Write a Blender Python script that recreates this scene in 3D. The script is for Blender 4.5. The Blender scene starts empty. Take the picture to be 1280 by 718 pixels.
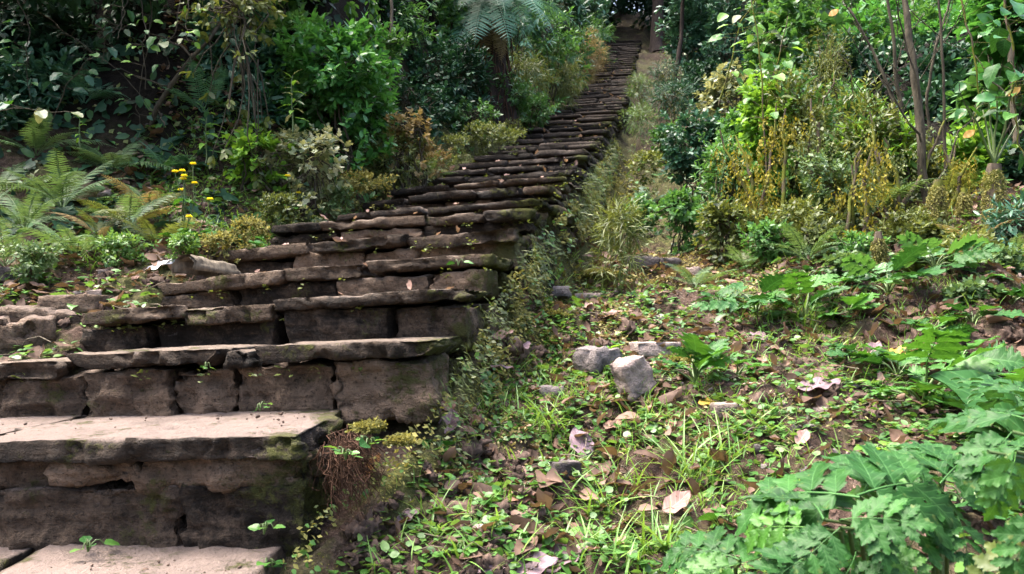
import bpy, math, random
import numpy as np
from mathutils import Vector, Matrix

# ------------------------------------------------------------------ camera, sky, sun, exposure
scene = bpy.context.scene
C = scene.collection
F = 995.0; CX = 640.0; CY = 359.0; HOR = 400.0          # photograph: focal length and horizon in pixels
PITCH = math.atan((HOR - CY) / F)
cam_d = bpy.data.cameras.new('camera'); cam = bpy.data.objects.new('camera', cam_d); C.objects.link(cam)
cam.location = (0, 0, 0); cam.rotation_euler = (math.pi / 2 + PITCH, 0, 0)
cam_d.sensor_width = 36.0; cam_d.lens = F / 1280 * 36.0; cam_d.clip_start = 0.02; cam_d.clip_end = 400
cam_d.dof.use_dof = True; cam_d.dof.focus_distance = 3.4; cam_d.dof.aperture_fstop = 9
scene.camera = cam
SUN_EL, SUN_AZ = math.radians(68), math.radians(-80)       # azimuth from +Y towards +X
sd = Vector((math.sin(SUN_AZ) * math.cos(SUN_EL), math.cos(SUN_AZ) * math.cos(SUN_EL), math.sin(SUN_EL)))
world = bpy.data.worlds.new('World'); scene.world = world; world.use_nodes = True
wn = world.node_tree.nodes; wl = world.node_tree.links
bg = wn['Background']; sky = wn.new('ShaderNodeTexSky'); sky.sky_type = 'NISHITA'; sky.sun_disc = False
sky.sun_elevation = SUN_EL; sky.sun_rotation = SUN_AZ; sky.air_density = 1.0; sky.dust_density = 7.0; sky.ozone_density = 1.0
wl.new(sky.outputs[0], bg.inputs[0]); bg.inputs[1].default_value = 0.085
sun_d = bpy.data.lights.new('sun', 'SUN'); sun = bpy.data.objects.new('sun', sun_d); C.objects.link(sun)
sun_d.energy = 1.45; sun_d.angle = math.radians(50); sun_d.color = (1.0, 0.95, 0.87)
sun.rotation_euler = sd.to_track_quat('Z', 'Y').to_euler(); sun.location = (4, 6, 30)
vs = scene.view_settings; vs.view_transform = 'Standard'; vs.look = 'None'; vs.exposure = 3.1; vs.gamma = 1.0; vs.use_curve_mapping = False
scene.cycles.use_denoising = True
scene.cycles.max_bounces = 5; scene.cycles.diffuse_bounces = 3; scene.cycles.glossy_bounces = 2
scene.cycles.transmission_bounces = 3; scene.cycles.transparent_max_bounces = 4
scene.cycles.use_adaptive_sampling = True; scene.cycles.adaptive_threshold = 0.02

# ------------------------------------------------------------------ numeric helpers
rng = np.random.default_rng(7)
def P(px, py, d):
    """world point on the ray of photo pixel (px, py) at world depth Y = d"""
    cx = (px - CX) / F; cy = (CY - py) / F
    y = math.cos(PITCH) - cy * math.sin(PITCH); z = math.sin(PITCH) + cy * math.cos(PITCH)
    return np.array((cx / y * d, d, z / y * d))
def ss(a, b, x):
    t = np.clip((x - a) / (b - a), 0, 1); return t * t * (3 - 2 * t)
def _h(ix, iy, iz, s):
    n = (ix * 374761393 + iy * 668265263 + iz * 1274126177 + s * 974634777) & 0xffffffff
    n = ((n ^ (n >> 13)) * 1274126177) & 0xffffffff
    return ((n ^ (n >> 16)) & 0xffff) / 65535.0
def vnoise(p, s=0):
    p = np.asarray(p, float); i = np.floor(p).astype(np.int64); f = p - i; f = f * f * (3 - 2 * f)
    x, y, z = i[..., 0], i[..., 1], i[..., 2]; r = 0
    for a in (0, 1):
        wa = f[..., 0] if a else 1 - f[..., 0]
        for b in (0, 1):
            wb = wa * (f[..., 1] if b else 1 - f[..., 1])
            for c in (0, 1):
                r = r + wb * (f[..., 2] if c else 1 - f[..., 2]) * _h(x + a, y + b, z + c, s)
    return r * 2 - 1
def fbm(p, o=4, s=0, g=0.5):
    r = 0; a = 1.0; p = np.asarray(p, float)
    for k in range(o):
        r = r + a * vnoise(p, s + k * 17); p = p * 2.03; a *= g
    return r
def worley(p, s=0):
    """facets: per-cell offset plus a per-cell tilted plane"""
    i = np.floor(p).astype(np.int64); best = np.full(len(p), 9.0); val = np.zeros(len(p))
    for a in (-1, 0, 1):
        for b in (-1, 0, 1):
            for c in (-1, 0, 1):
                x, y, z = i[:, 0] + a, i[:, 1] + b, i[:, 2] + c
                q = np.stack([x + _h(x, y, z, s), y + _h(x, y, z, s + 1), z + _h(x, y, z, s + 2)], -1); d = p - q; dd = (d * d).sum(1); k = dd < best
                w = _h(x, y, z, s + 3) * 2 - 1 + 1.6 * (d[:, 0] * (_h(x, y, z, s + 4) - .5) + d[:, 1] * (_h(x, y, z, s + 5) - .5) + d[:, 2] * (_h(x, y, z, s + 6) - .5))
                best = np.where(k, dd, best); val = np.where(k, w, val)
    return val
def nz(v, axis=-1): return v / np.maximum(np.linalg.norm(v, axis=axis, keepdims=True), 1e-9)

class MB:
    """collects vertex/face arrays and links them as ONE mesh object; lf = (u across, t along, tint)"""
    def __init__(s): s.v = []; s.q = []; s.t = []; s.lf = []; s.n = 0
    def add(s, v, quads=None, tris=None, lf=None, tint=0.5):
        v = np.asarray(v, float).reshape(-1, 3)
        if quads is not None and len(quads): s.q.append(np.asarray(quads, np.int64).reshape(-1, 4) + s.n)
        if tris is not None and len(tris): s.t.append(np.asarray(tris, np.int64).reshape(-1, 3) + s.n)
        if lf is None:
            lf = np.zeros((len(v), 3)); lf[:, 2] = tint
        s.v.append(v); s.lf.append(lf); s.n += len(v)
    def scatter(s, tpl, R, pos, tint):
        tv, tq, tlf = tpl; N = len(pos); n = len(tv)
        if N == 0: return
        v = np.einsum('nij,kj->nki', R, tv) + pos[:, None, :]
        lf = np.broadcast_to(tlf, (N, n, 3)).copy(); lf[:, :, 2] = np.asarray(tint)[:, None]
        q = (tq[None] + (np.arange(N) * n)[:, None, None]).reshape(-1, 4)
        s.add(v.reshape(-1, 3), quads=q, lf=lf.reshape(-1, 3))
    def mesh(s, name, mat, off=None, smooth=True):
        me = bpy.data.meshes.new(name)
        if not s.v: return me
        v = np.concatenate(s.v); lf = np.concatenate(s.lf)
        if off is not None: v = v - np.asarray(off)
        q = np.concatenate(s.q) if s.q else np.zeros((0, 4), np.int64)
        t = np.concatenate(s.t) if s.t else np.zeros((0, 3), np.int64)
        me.vertices.add(len(v)); me.vertices.foreach_set('co', v.astype(np.float32).ravel())
        nl = len(q) * 4 + len(t) * 3
        me.loops.add(nl); me.loops.foreach_set('vertex_index', np.concatenate([q.ravel(), t.ravel()]).astype(np.int32))
        me.polygons.add(len(q) + len(t))
        st = np.concatenate([np.arange(len(q)) * 4, len(q) * 4 + np.arange(len(t)) * 3]).astype(np.int32)
        me.polygons.foreach_set('loop_start', st)
        me.polygons.foreach_set('use_smooth', np.full(len(q) + len(t), smooth))
        me.update(calc_edges=True)
        a = me.attributes.new('lf', 'FLOAT_VECTOR', 'POINT'); a.data.foreach_set('vector', lf.astype(np.float32).ravel())
        if mat is not None: me.materials.append(mat)
        return me
    def build(s, name, mat, parent=None, smooth=True):
        off = np.array(parent.location) if parent is not None else None
        if parent is not None and parent.parent is not None: off = off + np.array(parent.parent.location)
        o = bpy.data.objects.new(name, s.mesh(name, mat, off, smooth)); C.objects.link(o)
        if parent is not None: o.parent = parent
        return o

def thing(name, label, cat, loc=(0, 0, 0), group=None):
    o = bpy.data.objects.new(name, None); C.objects.link(o); o.location = tuple(float(a) for a in loc); o.empty_display_size = 0.05
    o['label'] = label; o['category'] = cat
    if group: o['group'] = group
    return o
def tag(o, label=None, cat=None, group=None, kind=None):
    for k, v in (('label', label), ('category', cat), ('group', group), ('kind', kind)):
        if v: o[k] = v
    return o
def inst(name, me, parent, R, pos):
    """an object sharing mesh data; R 3x3 (rotation*scale), pos world"""
    o = bpy.data.objects.new(name, me); C.objects.link(o)
    off = np.array(parent.location) if parent is not None else np.zeros(3)
    M = Matrix.Identity(4)
    for i in range(3):
        for j in range(3): M[i][j] = float(R[i][j])
        M[i][3] = float(pos[i] - off[i])
    if parent is not None: o.parent = parent
    o.matrix_local = M
    return o

def tube(mb, pts, rad, sides=6, tint=0.5, rough=0.0):
    pts = np.asarray(pts, float); n = len(pts); rad = np.broadcast_to(np.asarray(rad, float), (n,))
    t = nz(np.gradient(pts, axis=0)); ref = np.array((0.31, 0.11, 0.94))
    if abs(t[:, :].mean(0) @ ref) > 0.8: ref = np.array((0.95, 0.2, 0.1))
    a = nz(np.cross(t, ref)); b = np.cross(t, a)
    ang = np.arange(sides) / sides * 2 * math.pi
    r = np.broadcast_to(rad[:, None], (n, sides)).copy()
    dirs = a[:, None, :] * np.cos(ang)[None, :, None] + b[:, None, :] * np.sin(ang)[None, :, None]
    if rough > 0:
        q = pts[:, None, :] + dirs * r[..., None]
        r = r * (1 + rough * fbm(q * np.array((1, 1, .35)) / max(rad.max(), .01) * .8, 3, 5))
    v = pts[:, None, :] + dirs * r[..., None]
    i = np.arange(n - 1)[:, None] * sides; j = np.arange(sides)[None]; k = (j + 1) % sides
    q = np.stack([i + j, i + k, i + sides + k, i + sides + j], -1).reshape(-1, 4)
    mb.add(v.reshape(-1, 3), quads=q, tint=tint)
def curve(p0, p1, n=8, sag=0.0, wob=0.0, r=rng):
    t = np.linspace(0, 1, n)[:, None]; p0 = np.asarray(p0, float); p1 = np.asarray(p1, float)
    p = p0 * (1 - t) + p1 * t; p[:, 2] -= sag * 4 * (t * (1 - t))[:, 0]
    if wob:
        w = np.cumsum(r.normal(0, 1, (n, 3)), 0); w -= w[0] * (1 - t) + w[-1] * t
        p = p + w * wob * np.linalg.norm(p1 - p0) / n ** .5
    return p

# ------------------------------------------------------------------ materials
def newmat(name):
    m = bpy.data.materials.new(name); m.use_nodes = True; nt = m.node_tree; nt.nodes.clear()
    out = nt.nodes.new('ShaderNodeOutputMaterial'); return m, nt, out
def nd(nt, typ, ins=None, **kw):
    n = nt.nodes.new(typ)
    for k, v in kw.items(): setattr(n, k, v)
    for k, v in (ins or {}).items():
        if isinstance(v, bpy.types.NodeSocket): nt.links.new(v, n.inputs[k])
        else: n.inputs[k].default_value = v
    return n
def ramp(nt, fac, stops, interp='LINEAR'):
    n = nt.nodes.new('ShaderNodeValToRGB'); nt.links.new(fac, n.inputs[0]); cr = n.color_ramp; cr.interpolation = interp
    while len(cr.elements) < len(stops): cr.elements.new(0.5)
    for e, (p, c) in zip(cr.elements, stops):
        e.position = p; e.color = (*c, 1) if len(c) == 3 else c
    return n.outputs[0]
def mixc(nt, fac, a, b, mode='MIX'):
    n = nd(nt, 'ShaderNodeMix', data_type='RGBA', blend_type=mode)
    for idx, v in ((0, fac), (6, a), (7, b)):
        if isinstance(v, bpy.types.NodeSocket): nt.links.new(v, n.inputs[idx])
        else: n.inputs[idx].default_value = v if idx == 0 else (*v, 1)
    return n.outputs[2]
def mth(nt, op, a, b=0.0, c=None, clamp=False):
    n = nd(nt, 'ShaderNodeMath', operation=op, use_clamp=clamp)
    for idx, v in ((0, a), (1, b), (2, c)):
        if v is None: continue
        if isinstance(v, bpy.types.NodeSocket): nt.links.new(v, n.inputs[idx])
        else: n.inputs[idx].default_value = v
    return n.outputs[0]
def noise(nt, vec, scale, detail=4, rough=0.55, dim=None):
    n = nd(nt, 'ShaderNodeTexNoise', {'Scale': scale, 'Detail': detail, 'Roughness': rough})
    if vec is not None: nt.links.new(vec, n.inputs['Vector'])
    return n.outputs['Fac']

def leafmat(name, c0, c1, c2, rough=0.42, trans=0.28, vein=0.0, spec=0.5, spots=None):
    m, nt, out = newmat(name)
    at = nd(nt, 'ShaderNodeAttribute', attribute_name='lf'); sx = nd(nt, 'ShaderNodeSeparateXYZ', {0: at.outputs['Vector']})
    oi = nd(nt, 'ShaderNodeObjectInfo'); pos = nd(nt, 'ShaderNodeNewGeometry')
    f = mth(nt, 'ADD', sx.outputs[2], mth(nt, 'MULTIPLY_ADD', oi.outputs['Random'], 0.3, -0.15))
    col = ramp(nt, f, [(0.0, c0), (0.5, c1), (1.0, c2)])
    blot = noise(nt, pos.outputs['Position'], 28, 3)
    col = mixc(nt, mth(nt, 'MULTIPLY', ramp(nt, blot, [(.35, (0, 0, 0)), (.75, (1, 1, 1))]), .2), col, tuple(min(1, a * 1.5 + .01) for a in c2))
    if spots:
        sp = ramp(nt, noise(nt, pos.outputs['Position'], 60, 2), [(.66, (0, 0, 0)), (.72, (1, 1, 1))])
        col = mixc(nt, mth(nt, 'MULTIPLY', sp, .7), col, spots)
    nrm = None
    if vein > 0:
        au = mth(nt, 'ABSOLUTE', sx.outputs[0])
        mid = mth(nt, 'SUBTRACT', 1.0, mth(nt, 'MULTIPLY', au, 14.0), clamp=True)
        ph = mth(nt, 'MULTIPLY', mth(nt, 'SUBTRACT', sx.outputs[1], mth(nt, 'MULTIPLY', au, 0.22)), 44.0)
        sv = mth(nt, 'MULTIPLY', mth(nt, 'POWER', mth(nt, 'MULTIPLY_ADD', mth(nt, 'SINE', ph), .5, .5), 14.0), 0.6)
        ve = mth(nt, 'MAXIMUM', mid, sv)
        col = mixc(nt, mth(nt, 'MULTIPLY', ve, vein), col, tuple(min(1, a * 1.8 + .05) for a in c2))
        hgt = mth(nt, 'ADD', mth(nt, 'MULTIPLY', ve, -1.0), mth(nt, 'MULTIPLY', noise(nt, pos.outputs['Position'], 70, 2), .8))
        b = nd(nt, 'ShaderNodeBump', {'Strength': 0.25, 'Distance': 0.003, 'Height': hgt}); nrm = b.outputs[0]
    p = nd(nt, 'ShaderNodeBsdfPrincipled', {'Base Color': col, 'Roughness': rough, 'Specular IOR Level': spec})
    tr = nd(nt, 'ShaderNodeBsdfTranslucent', {'Color': mixc(nt, 0.5, col, tuple(min(1, a * 1.3) for a in (c2[0] * 1.3, c2[1] * 1.2, c2[2] * .5)))})
    if nrm is not None:
        nt.links.new(nrm, p.inputs['Normal'])
    mx = nd(nt, 'ShaderNodeMixShader', {0: trans}); nt.links.new(p.outputs[0], mx.inputs[1]); nt.links.new(tr.outputs[0], mx.inputs[2])
    nt.links.new(mx.outputs[0], out.inputs[0]); return m

def barkmat(name, c0, c1, moss=None, mossamt=.5, scale=30, rough=.9):
    m, nt, out = newmat(name); pos = nd(nt, 'ShaderNodeNewGeometry').outputs['Position']
    mp = nd(nt, 'ShaderNodeMapping', {'Vector': pos, 'Scale': (1, 1, .25)}).outputs[0]
    n1 = noise(nt, mp, scale, 5, .65); col = ramp(nt, n1, [(.3, c0), (.7, c1)])
    if moss:
        g = ramp(nt, noise(nt, pos, 7, 4, .6), [(.62 - mossamt * .3, (0, 0, 0)), (.72 - mossamt * .3, (1, 1, 1))])
        col = mixc(nt, g, col, moss)
    b = nd(nt, 'ShaderNodeBump', {'Strength': .8, 'Distance': .01, 'Height': n1})
    p = nd(nt, 'ShaderNodeBsdfPrincipled', {'Base Color': col, 'Roughness': rough, 'Specular IOR Level': .2, 'Normal': b.outputs[0]})
    nt.links.new(p.outputs[0], out.inputs[0]); return m

def stonemat(name, c0, c1, dust, dustamt, moss, mossamt, rough=.85):
    m, nt, out = newmat(name); g = nd(nt, 'ShaderNodeNewGeometry'); pos = g.outputs['Position']
    at = nd(nt, 'ShaderNodeAttribute', attribute_name='lf'); sx = nd(nt, 'ShaderNodeSeparateXYZ', {0: at.outputs['Vector']})
    nx = nd(nt, 'ShaderNodeSeparateXYZ', {0: g.outputs['Normal']})
    n1 = noise(nt, pos, 6, 6, .65); n2 = noise(nt, pos, 45, 5, .7); n3 = noise(nt, pos, 160, 3, .6)
    f = mth(nt, 'ADD', mth(nt, 'MULTIPLY', n1, .55), mth(nt, 'MULTIPLY', n2, .45))
    f = mth(nt, 'ADD', f, mth(nt, 'MULTIPLY_ADD', sx.outputs[2], .34, -.17))
    mps = nd(nt, 'ShaderNodeMapping', {'Vector': pos, 'Scale': (5, 5, 38)}).outputs[0]
    n4 = noise(nt, mps, 1.0, 4, .7)
    f = mth(nt, 'ADD', f, mth(nt, 'MULTIPLY_ADD', n4, .3, -.15))
    col = ramp(nt, f, [(.34, c0), (.5, tuple((a + b) * .42 for a, b in zip(c0, c1))), (.68, c1)])
    lich = ramp(nt, noise(nt, pos, 22, 4, .7), [(.62, (0, 0, 0)), (.72, (1, 1, 1))])
    col = mixc(nt, mth(nt, 'MULTIPLY', lich, .35), col, (.26, .22, .2))
    pit = ramp(nt, noise(nt, pos, 85, 3, .6), [(.33, (1, 1, 1)), (.42, (0, 0, 0))])
    col = mixc(nt, mth(nt, 'MULTIPLY', pit, .7), col, c0)
    up = ramp(nt, mth(nt, 'ADD', nx.outputs[2], mth(nt, 'MULTIPLY_ADD', n2, .5, -.25)), [(.72, (0, 0, 0)), (.98, (1, 1, 1))])
    dc = mixc(nt, mth(nt, 'MULTIPLY', ramp(nt, n3, [(.5, (0, 0, 0)), (.7, (1, 1, 1))]), .6), dust, tuple(a * .5 for a in dust))
    dc = mixc(nt, ramp(nt, n1, [(.35, (0, 0, 0)), (.7, (1, 1, 1))]), dc, tuple(a * .75 for a in dust))
    damp = ramp(nt, noise(nt, pos, 3.3, 5, .7), [(.5, (0, 0, 0)), (.66, (1, 1, 1))])
    dc = mixc(nt, mth(nt, 'MULTIPLY', damp, .65), dc, tuple(a * .4 for a in dust))
    col = mixc(nt, mth(nt, 'MULTIPLY', up, dustamt), col, dc)
    mo = noise(nt, pos, 5.5, 5, .68)
    mo = mth(nt, 'ADD', mo, mth(nt, 'MULTIPLY', sx.outputs[0], .16))
    mo = mth(nt, 'ADD', mo, mth(nt, 'MULTIPLY_ADD', n2, .5, -.25))
    mo = ramp(nt, mo, [(.66 - mossamt * .25, (0, 0, 0)), (.76 - mossamt * .25, (1, 1, 1))])
    mc = mixc(nt, noise(nt, pos, 70, 3), moss, tuple(a * .45 for a in moss))
    col = mixc(nt, mth(nt, 'MULTIPLY', mo, .85), col, mc)
    h = mth(nt, 'ADD', mth(nt, 'MULTIPLY', n2, 1.0), mth(nt, 'ADD', mth(nt, 'MULTIPLY', n3, .35), mth(nt, 'MULTIPLY', n4, .6)))
    h = mth(nt, 'ADD', h, mth(nt, 'MULTIPLY', mo, mth(nt, 'MULTIPLY', noise(nt, pos, 240, 2), .5)))
    b = nd(nt, 'ShaderNodeBump', {'Strength': 1.0, 'Distance': .022, 'Height': h})
    p = nd(nt, 'ShaderNodeBsdfPrincipled', {'Base Color': col, 'Roughness': rough, 'Specular IOR Level': .25, 'Normal': b.outputs[0]})
    nt.links.new(p.outputs[0], out.inputs[0]); return m

def groundmat():
    m, nt, out = newmat('forest_soil'); g = nd(nt, 'ShaderNodeNewGeometry'); pos = g.outputs['Position']
    n1 = noise(nt, pos, 2.2, 5, .6); n2 = noise(nt, pos, 30, 5, .7); n3 = noise(nt, pos, 140, 3, .7)
    col = ramp(nt, n2, [(.3, (.028, .018, .013)), (.5, (.07, .045, .034)), (.68, (.15, .105, .085))])
    col = mixc(nt, ramp(nt, n3, [(.6, (0, 0, 0)), (.72, (1, 1, 1))]), col, (.2, .15, .12))
    at = nd(nt, 'ShaderNodeAttribute', attribute_name='lf'); sx = nd(nt, 'ShaderNodeSeparateXYZ', {0: at.outputs['Vector']})
    mo = mth(nt, 'ADD', noise(nt, pos, 3.6, 5, .7), mth(nt, 'MULTIPLY', sx.outputs[0], .3))
    mo = ramp(nt, mo, [(.5, (0, 0, 0)), (.68, (1, 1, 1))])
    mcol = ramp(nt, noise(nt, pos, 55, 3), [(.3, (.03, .04, .012)), (.55, (.075, .085, .025)), (.75, (.17, .16, .06))])
    col = mixc(nt, mth(nt, 'MULTIPLY', mo, .85), col, mcol)
    red = mth(nt, 'MULTIPLY', sx.outputs[1], ramp(nt, n1, [(.3, (.3, .3, .3)), (.6, (1, 1, 1))]))
    col = mixc(nt, red, col, ramp(nt, n2, [(.3, (.008, .0055, .004)), (.7, (.042, .028, .02))]))
    mask = mth(nt, 'SUBTRACT', 1.0, mth(nt, 'MULTIPLY', sx.outputs[2], 2.0), clamp=True)  # painted shade: soil colour goes nearly black where the third channel drops
    col = mixc(nt, mask, col, ramp(nt, n2, [(.3, (.002, .0018, .0014)), (.7, (.014, .011, .008))]))
    h = mth(nt, 'ADD', n2, mth(nt, 'MULTIPLY', n3, .5))
    b = nd(nt, 'ShaderNodeBump', {'Strength': 1.0, 'Distance': .03, 'Height': h})
    p = nd(nt, 'ShaderNodeBsdfPrincipled', {'Base Color': col, 'Roughness': .95, 'Specular IOR Level': .15, 'Normal': b.outputs[0]})
    nt.links.new(p.outputs[0], out.inputs[0]); return m

M = {}
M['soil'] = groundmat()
M['stone'] = stonemat('weathered_stone', (.008, .0058, .0042), (.1, .069, .047), (.28, .215, .172), .6, (.085, .09, .016), .3)
M['stone_dusty'] = stonemat('dusty_stone', (.012, .009, .007), (.085, .06, .042), (.215, .164, .141), 1.0, (.085, .09, .016), .3)
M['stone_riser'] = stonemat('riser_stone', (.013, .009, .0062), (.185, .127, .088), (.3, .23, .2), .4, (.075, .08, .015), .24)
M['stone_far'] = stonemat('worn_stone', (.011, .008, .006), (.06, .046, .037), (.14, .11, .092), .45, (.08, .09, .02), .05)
M['rock_pale'] = stonemat('pale_rock', (.15, .115, .1), (.42, .33, .3), (.5, .41, .37), .6, (.1, .12, .03), .0)
M['rock_grey'] = stonemat('grey_rock', (.06, .05, .05), (.2, .17, .165), (.3, .25, .24), .5, (.1, .12, .03), .25)
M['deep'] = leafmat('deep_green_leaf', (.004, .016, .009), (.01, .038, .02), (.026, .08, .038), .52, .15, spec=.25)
M['blue'] = leafmat('blue_green_leaf', (.006, .032, .016), (.017, .068, .036), (.06, .15, .09), .42, .15, spec=.4)
M['mid'] = leafmat('mid_green_leaf', (.014, .055, .014), (.035, .115, .025), (.09, .21, .05), .42, .3)
M['bright'] = leafmat('bright_green_leaf', (.01, .055, .014), (.028, .13, .026), (.085, .25, .05), .36, .3)
M['fresh'] = leafmat('fresh_green_leaf', (.045, .14, .012), (.1, .24, .02), (.2, .36, .05), .45, .4)
M['olive'] = leafmat('olive_leaf', (.022, .042, .01), (.06, .09, .018), (.14, .165, .04), .5, .3)
M['gold'] = leafmat('golden_moss', (.035, .045, .007), (.11, .11, .012), (.27, .23, .03), .7, .3, spec=.2)
M['pale'] = leafmat('pale_leaf', (.03, .07, .025), (.09, .13, .055), (.38, .38, .24), .45, .25)
M['fern'] = leafmat('fern_green', (.022, .06, .018), (.052, .115, .036), (.12, .19, .07), .5, .3)
M['treefern'] = leafmat('tree_fern_green', (.02, .08, .045), (.045, .145, .085), (.1, .22, .14), .42, .25)
M['dryfern'] = leafmat('dry_fern', (.08, .05, .02), (.165, .115, .05), (.27, .21, .11), .7, .3, spec=.2)
M['bigleaf'] = leafmat('broad_leaf', (.005, .026, .004), (.012, .058, .009), (.036, .12, .02), .5, .18, vein=.4, spec=.22, spots=(.1, .13, .03))
M['bigfresh'] = leafmat('broad_fresh_leaf', (.014, .065, .007), (.032, .115, .011), (.075, .2, .025), .45, .25, vein=.28, spec=.35)
M['grass'] = leafmat('grass_blade', (.03, .1, .012), (.075, .19, .025), (.2, .32, .07), .4, .35)
M['clover'] = leafmat('ground_cover', (.018, .075, .012), (.048, .145, .022), (.15, .26, .06), .42, .3)
M['litter'] = leafmat('dead_leaf', (.028, .016, .011), (.09, .052, .036), (.24, .155, .115), .7, .15, spec=.25)
M['leaf_pink'] = leafmat('pink_dead_leaf', (.15, .085, .07), (.25, .15, .13), (.36, .25, .22), .65, .15, vein=.3, spec=.2, spots=(.07, .04, .03))
M['leaf_purple'] = leafmat('purple_dead_leaf', (.06, .033, .035), (.14, .088, .1), (.27, .19, .22), .6, .12, vein=.3, spec=.3, spots=(.05, .03, .028))
M['leaf_white'] = leafmat('white_dead_leaf', (.4, .37, .42), (.55, .52, .58), (.7, .68, .72), .6, .15, vein=.2)
M['leaf_brown'] = leafmat('brown_dead_leaf', (.1, .045, .025), (.18, .085, .055), (.28, .15, .1), .6, .15, vein=.3)
M['leaf_ochre'] = leafmat('ochre_dead_leaf', (.2, .12, .015), (.34, .22, .025), (.48, .34, .06), .6, .2, vein=.3)
M['orange'] = leafmat('orange_leaf', (.45, .2, .05), (.6, .32, .1), (.75, .5, .25), .55, .3)
M['yellow'] = leafmat('yellow_petal', (.6, .4, .01), (.75, .55, .015), (.85, .7, .05), .5, .3)
M['moss'] = leafmat('moss_tuft', (.03, .035, .012), (.1, .105, .03), (.26, .24, .085), .8, .3, spec=.15)
M['root'] = barkmat('hanging_root', (.022, .011, .007), (.085, .042, .025))
M['bark'] = barkmat('brown_bark', (.012, .0105, .0075), (.085, .072, .05))
M['barkmoss'] = barkmat('mossy_bark', (.03, .022, .015), (.13, .1, .075), (.1, .11, .015), .6)
M['barkpale'] = barkmat('pale_twig', (.05, .04, .03), (.2, .165, .12))
M['barkdark'] = barkmat('dark_bark', (.012, .009, .008), (.05, .036, .03))
M['clod'] = barkmat('soil_clod', (.025, .016, .012), (.13, .088, .068), None, 0, 45)
M['litter_pale'] = leafmat('pale_dead_leaf', (.06, .035, .025), (.17, .1, .08), (.33, .22, .19), .7, .15, spec=.2, spots=(.05, .03, .02))
M['drymoss'] = leafmat('dry_moss', (.07, .06, .02), (.18, .155, .06), (.34, .3, .15), .85, .2, spec=.1)
M['stalk'] = leafmat('green_stalk', (.025, .05, .01), (.05, .085, .018), (.1, .14, .04), .5, .0)
# ------------------------------------------------------------------ stair line (lip of every step: right end, left end)
_near = [((392, 541, 2.10), (-260, 556, 2.14)), ((548, 430, 2.55), (-70, 453, 2.72)), ((587, 360, 2.98), (100, 392, 3.18)),
         ((613, 317, 3.38), (190, 352, 3.62)), ((645, 281, 3.78), (262, 316, 4.06)), ((665, 259, 4.18), (332, 283, 4.48)),
         ((672, 245, 4.56), (415, 271, 4.88)), ((698, 230, 4.95), (450, 251, 5.28)), ((708, 219, 5.35), (482, 238, 5.68)),
         ((717, 211, 5.75), (528, 227, 6.08)), ((728, 203, 6.15), (552, 214, 6.48)), ((735, 194, 6.60), (570, 205, 6.90)),
         ((743, 186, 7.05), (588, 196, 7.35)), ((748, 180, 7.50), (605, 189, 7.80)), ((752, 174, 7.95), (620, 182, 8.25)),
         ((755, 168, 8.40), (634, 175, 8.70)), ((758, 162, 8.90), (644, 168, 9.20))]
_far = [((783, 128, 12.1), (699, 133, 12.4)), ((790, 97, 18.0), (741, 100, 18.3)), ((797, 67, 23.0), (750, 69, 23.2)), ((803, 50, 26.6), (757, 51, 26.8))]
SR = [P(*r) for r, l in _near]; SL = [P(*l) for r, l in _near]
kr = [SR[-1]] + [P(*r) for r, l in _far]; kl = [SL[-1]] + [P(*l) for r, l in _far]
yk = [k[1] for k in kr]; y = 8.9
while y < 26.2:
    y += 0.42 + 0.0022 * (y - 8.9); t = np.interp(y, yk, range(len(yk)))
    i = min(int(t), len(yk) - 2); f = t - i
    SR.append(kr[i] * (1 - f) + kr[i + 1] * f); SL.append(kl[i] * (1 - f) + kl[i + 1] * f)
SR = np.array(SR); SL = np.array(SL)
Z0 = P(150, 689, 2.12)[2]                                   # tread of the bottom platform
_tr = np.vstack([[(-.62, -4, -1.6), (-.62, 0, -1.02), (-.62, 1.2, -.8), (-.62, 1.75, Z0 + .02)], SR, [P(815, 28, 31.0), P(800, 16, 35.0), SR[-1] + (3, 14, 6.2), SR[-1] + (3, 60, 22)]])
_tl = np.vstack([[(-2.3, -4, -1.6), (-2.3, 0, -1.02), (-2.3, 1.2, -.8), (-2.3, 1.75, Z0 + .02)], SL, [P(762, 29, 31.0), P(768, 16, 35.0), SL[-1] + (0, 14, 6.2), SL[-1] + (0, 60, 22)]])
def edges(y):
    return (np.interp(y, _tl[:, 1], _tl[:, 0]), np.interp(y, _tr[:, 1], _tr[:, 0]), np.interp(y, _tl[:, 1], _tl[:, 2]), np.interp(y, _tr[:, 1], _tr[:, 2]))
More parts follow.
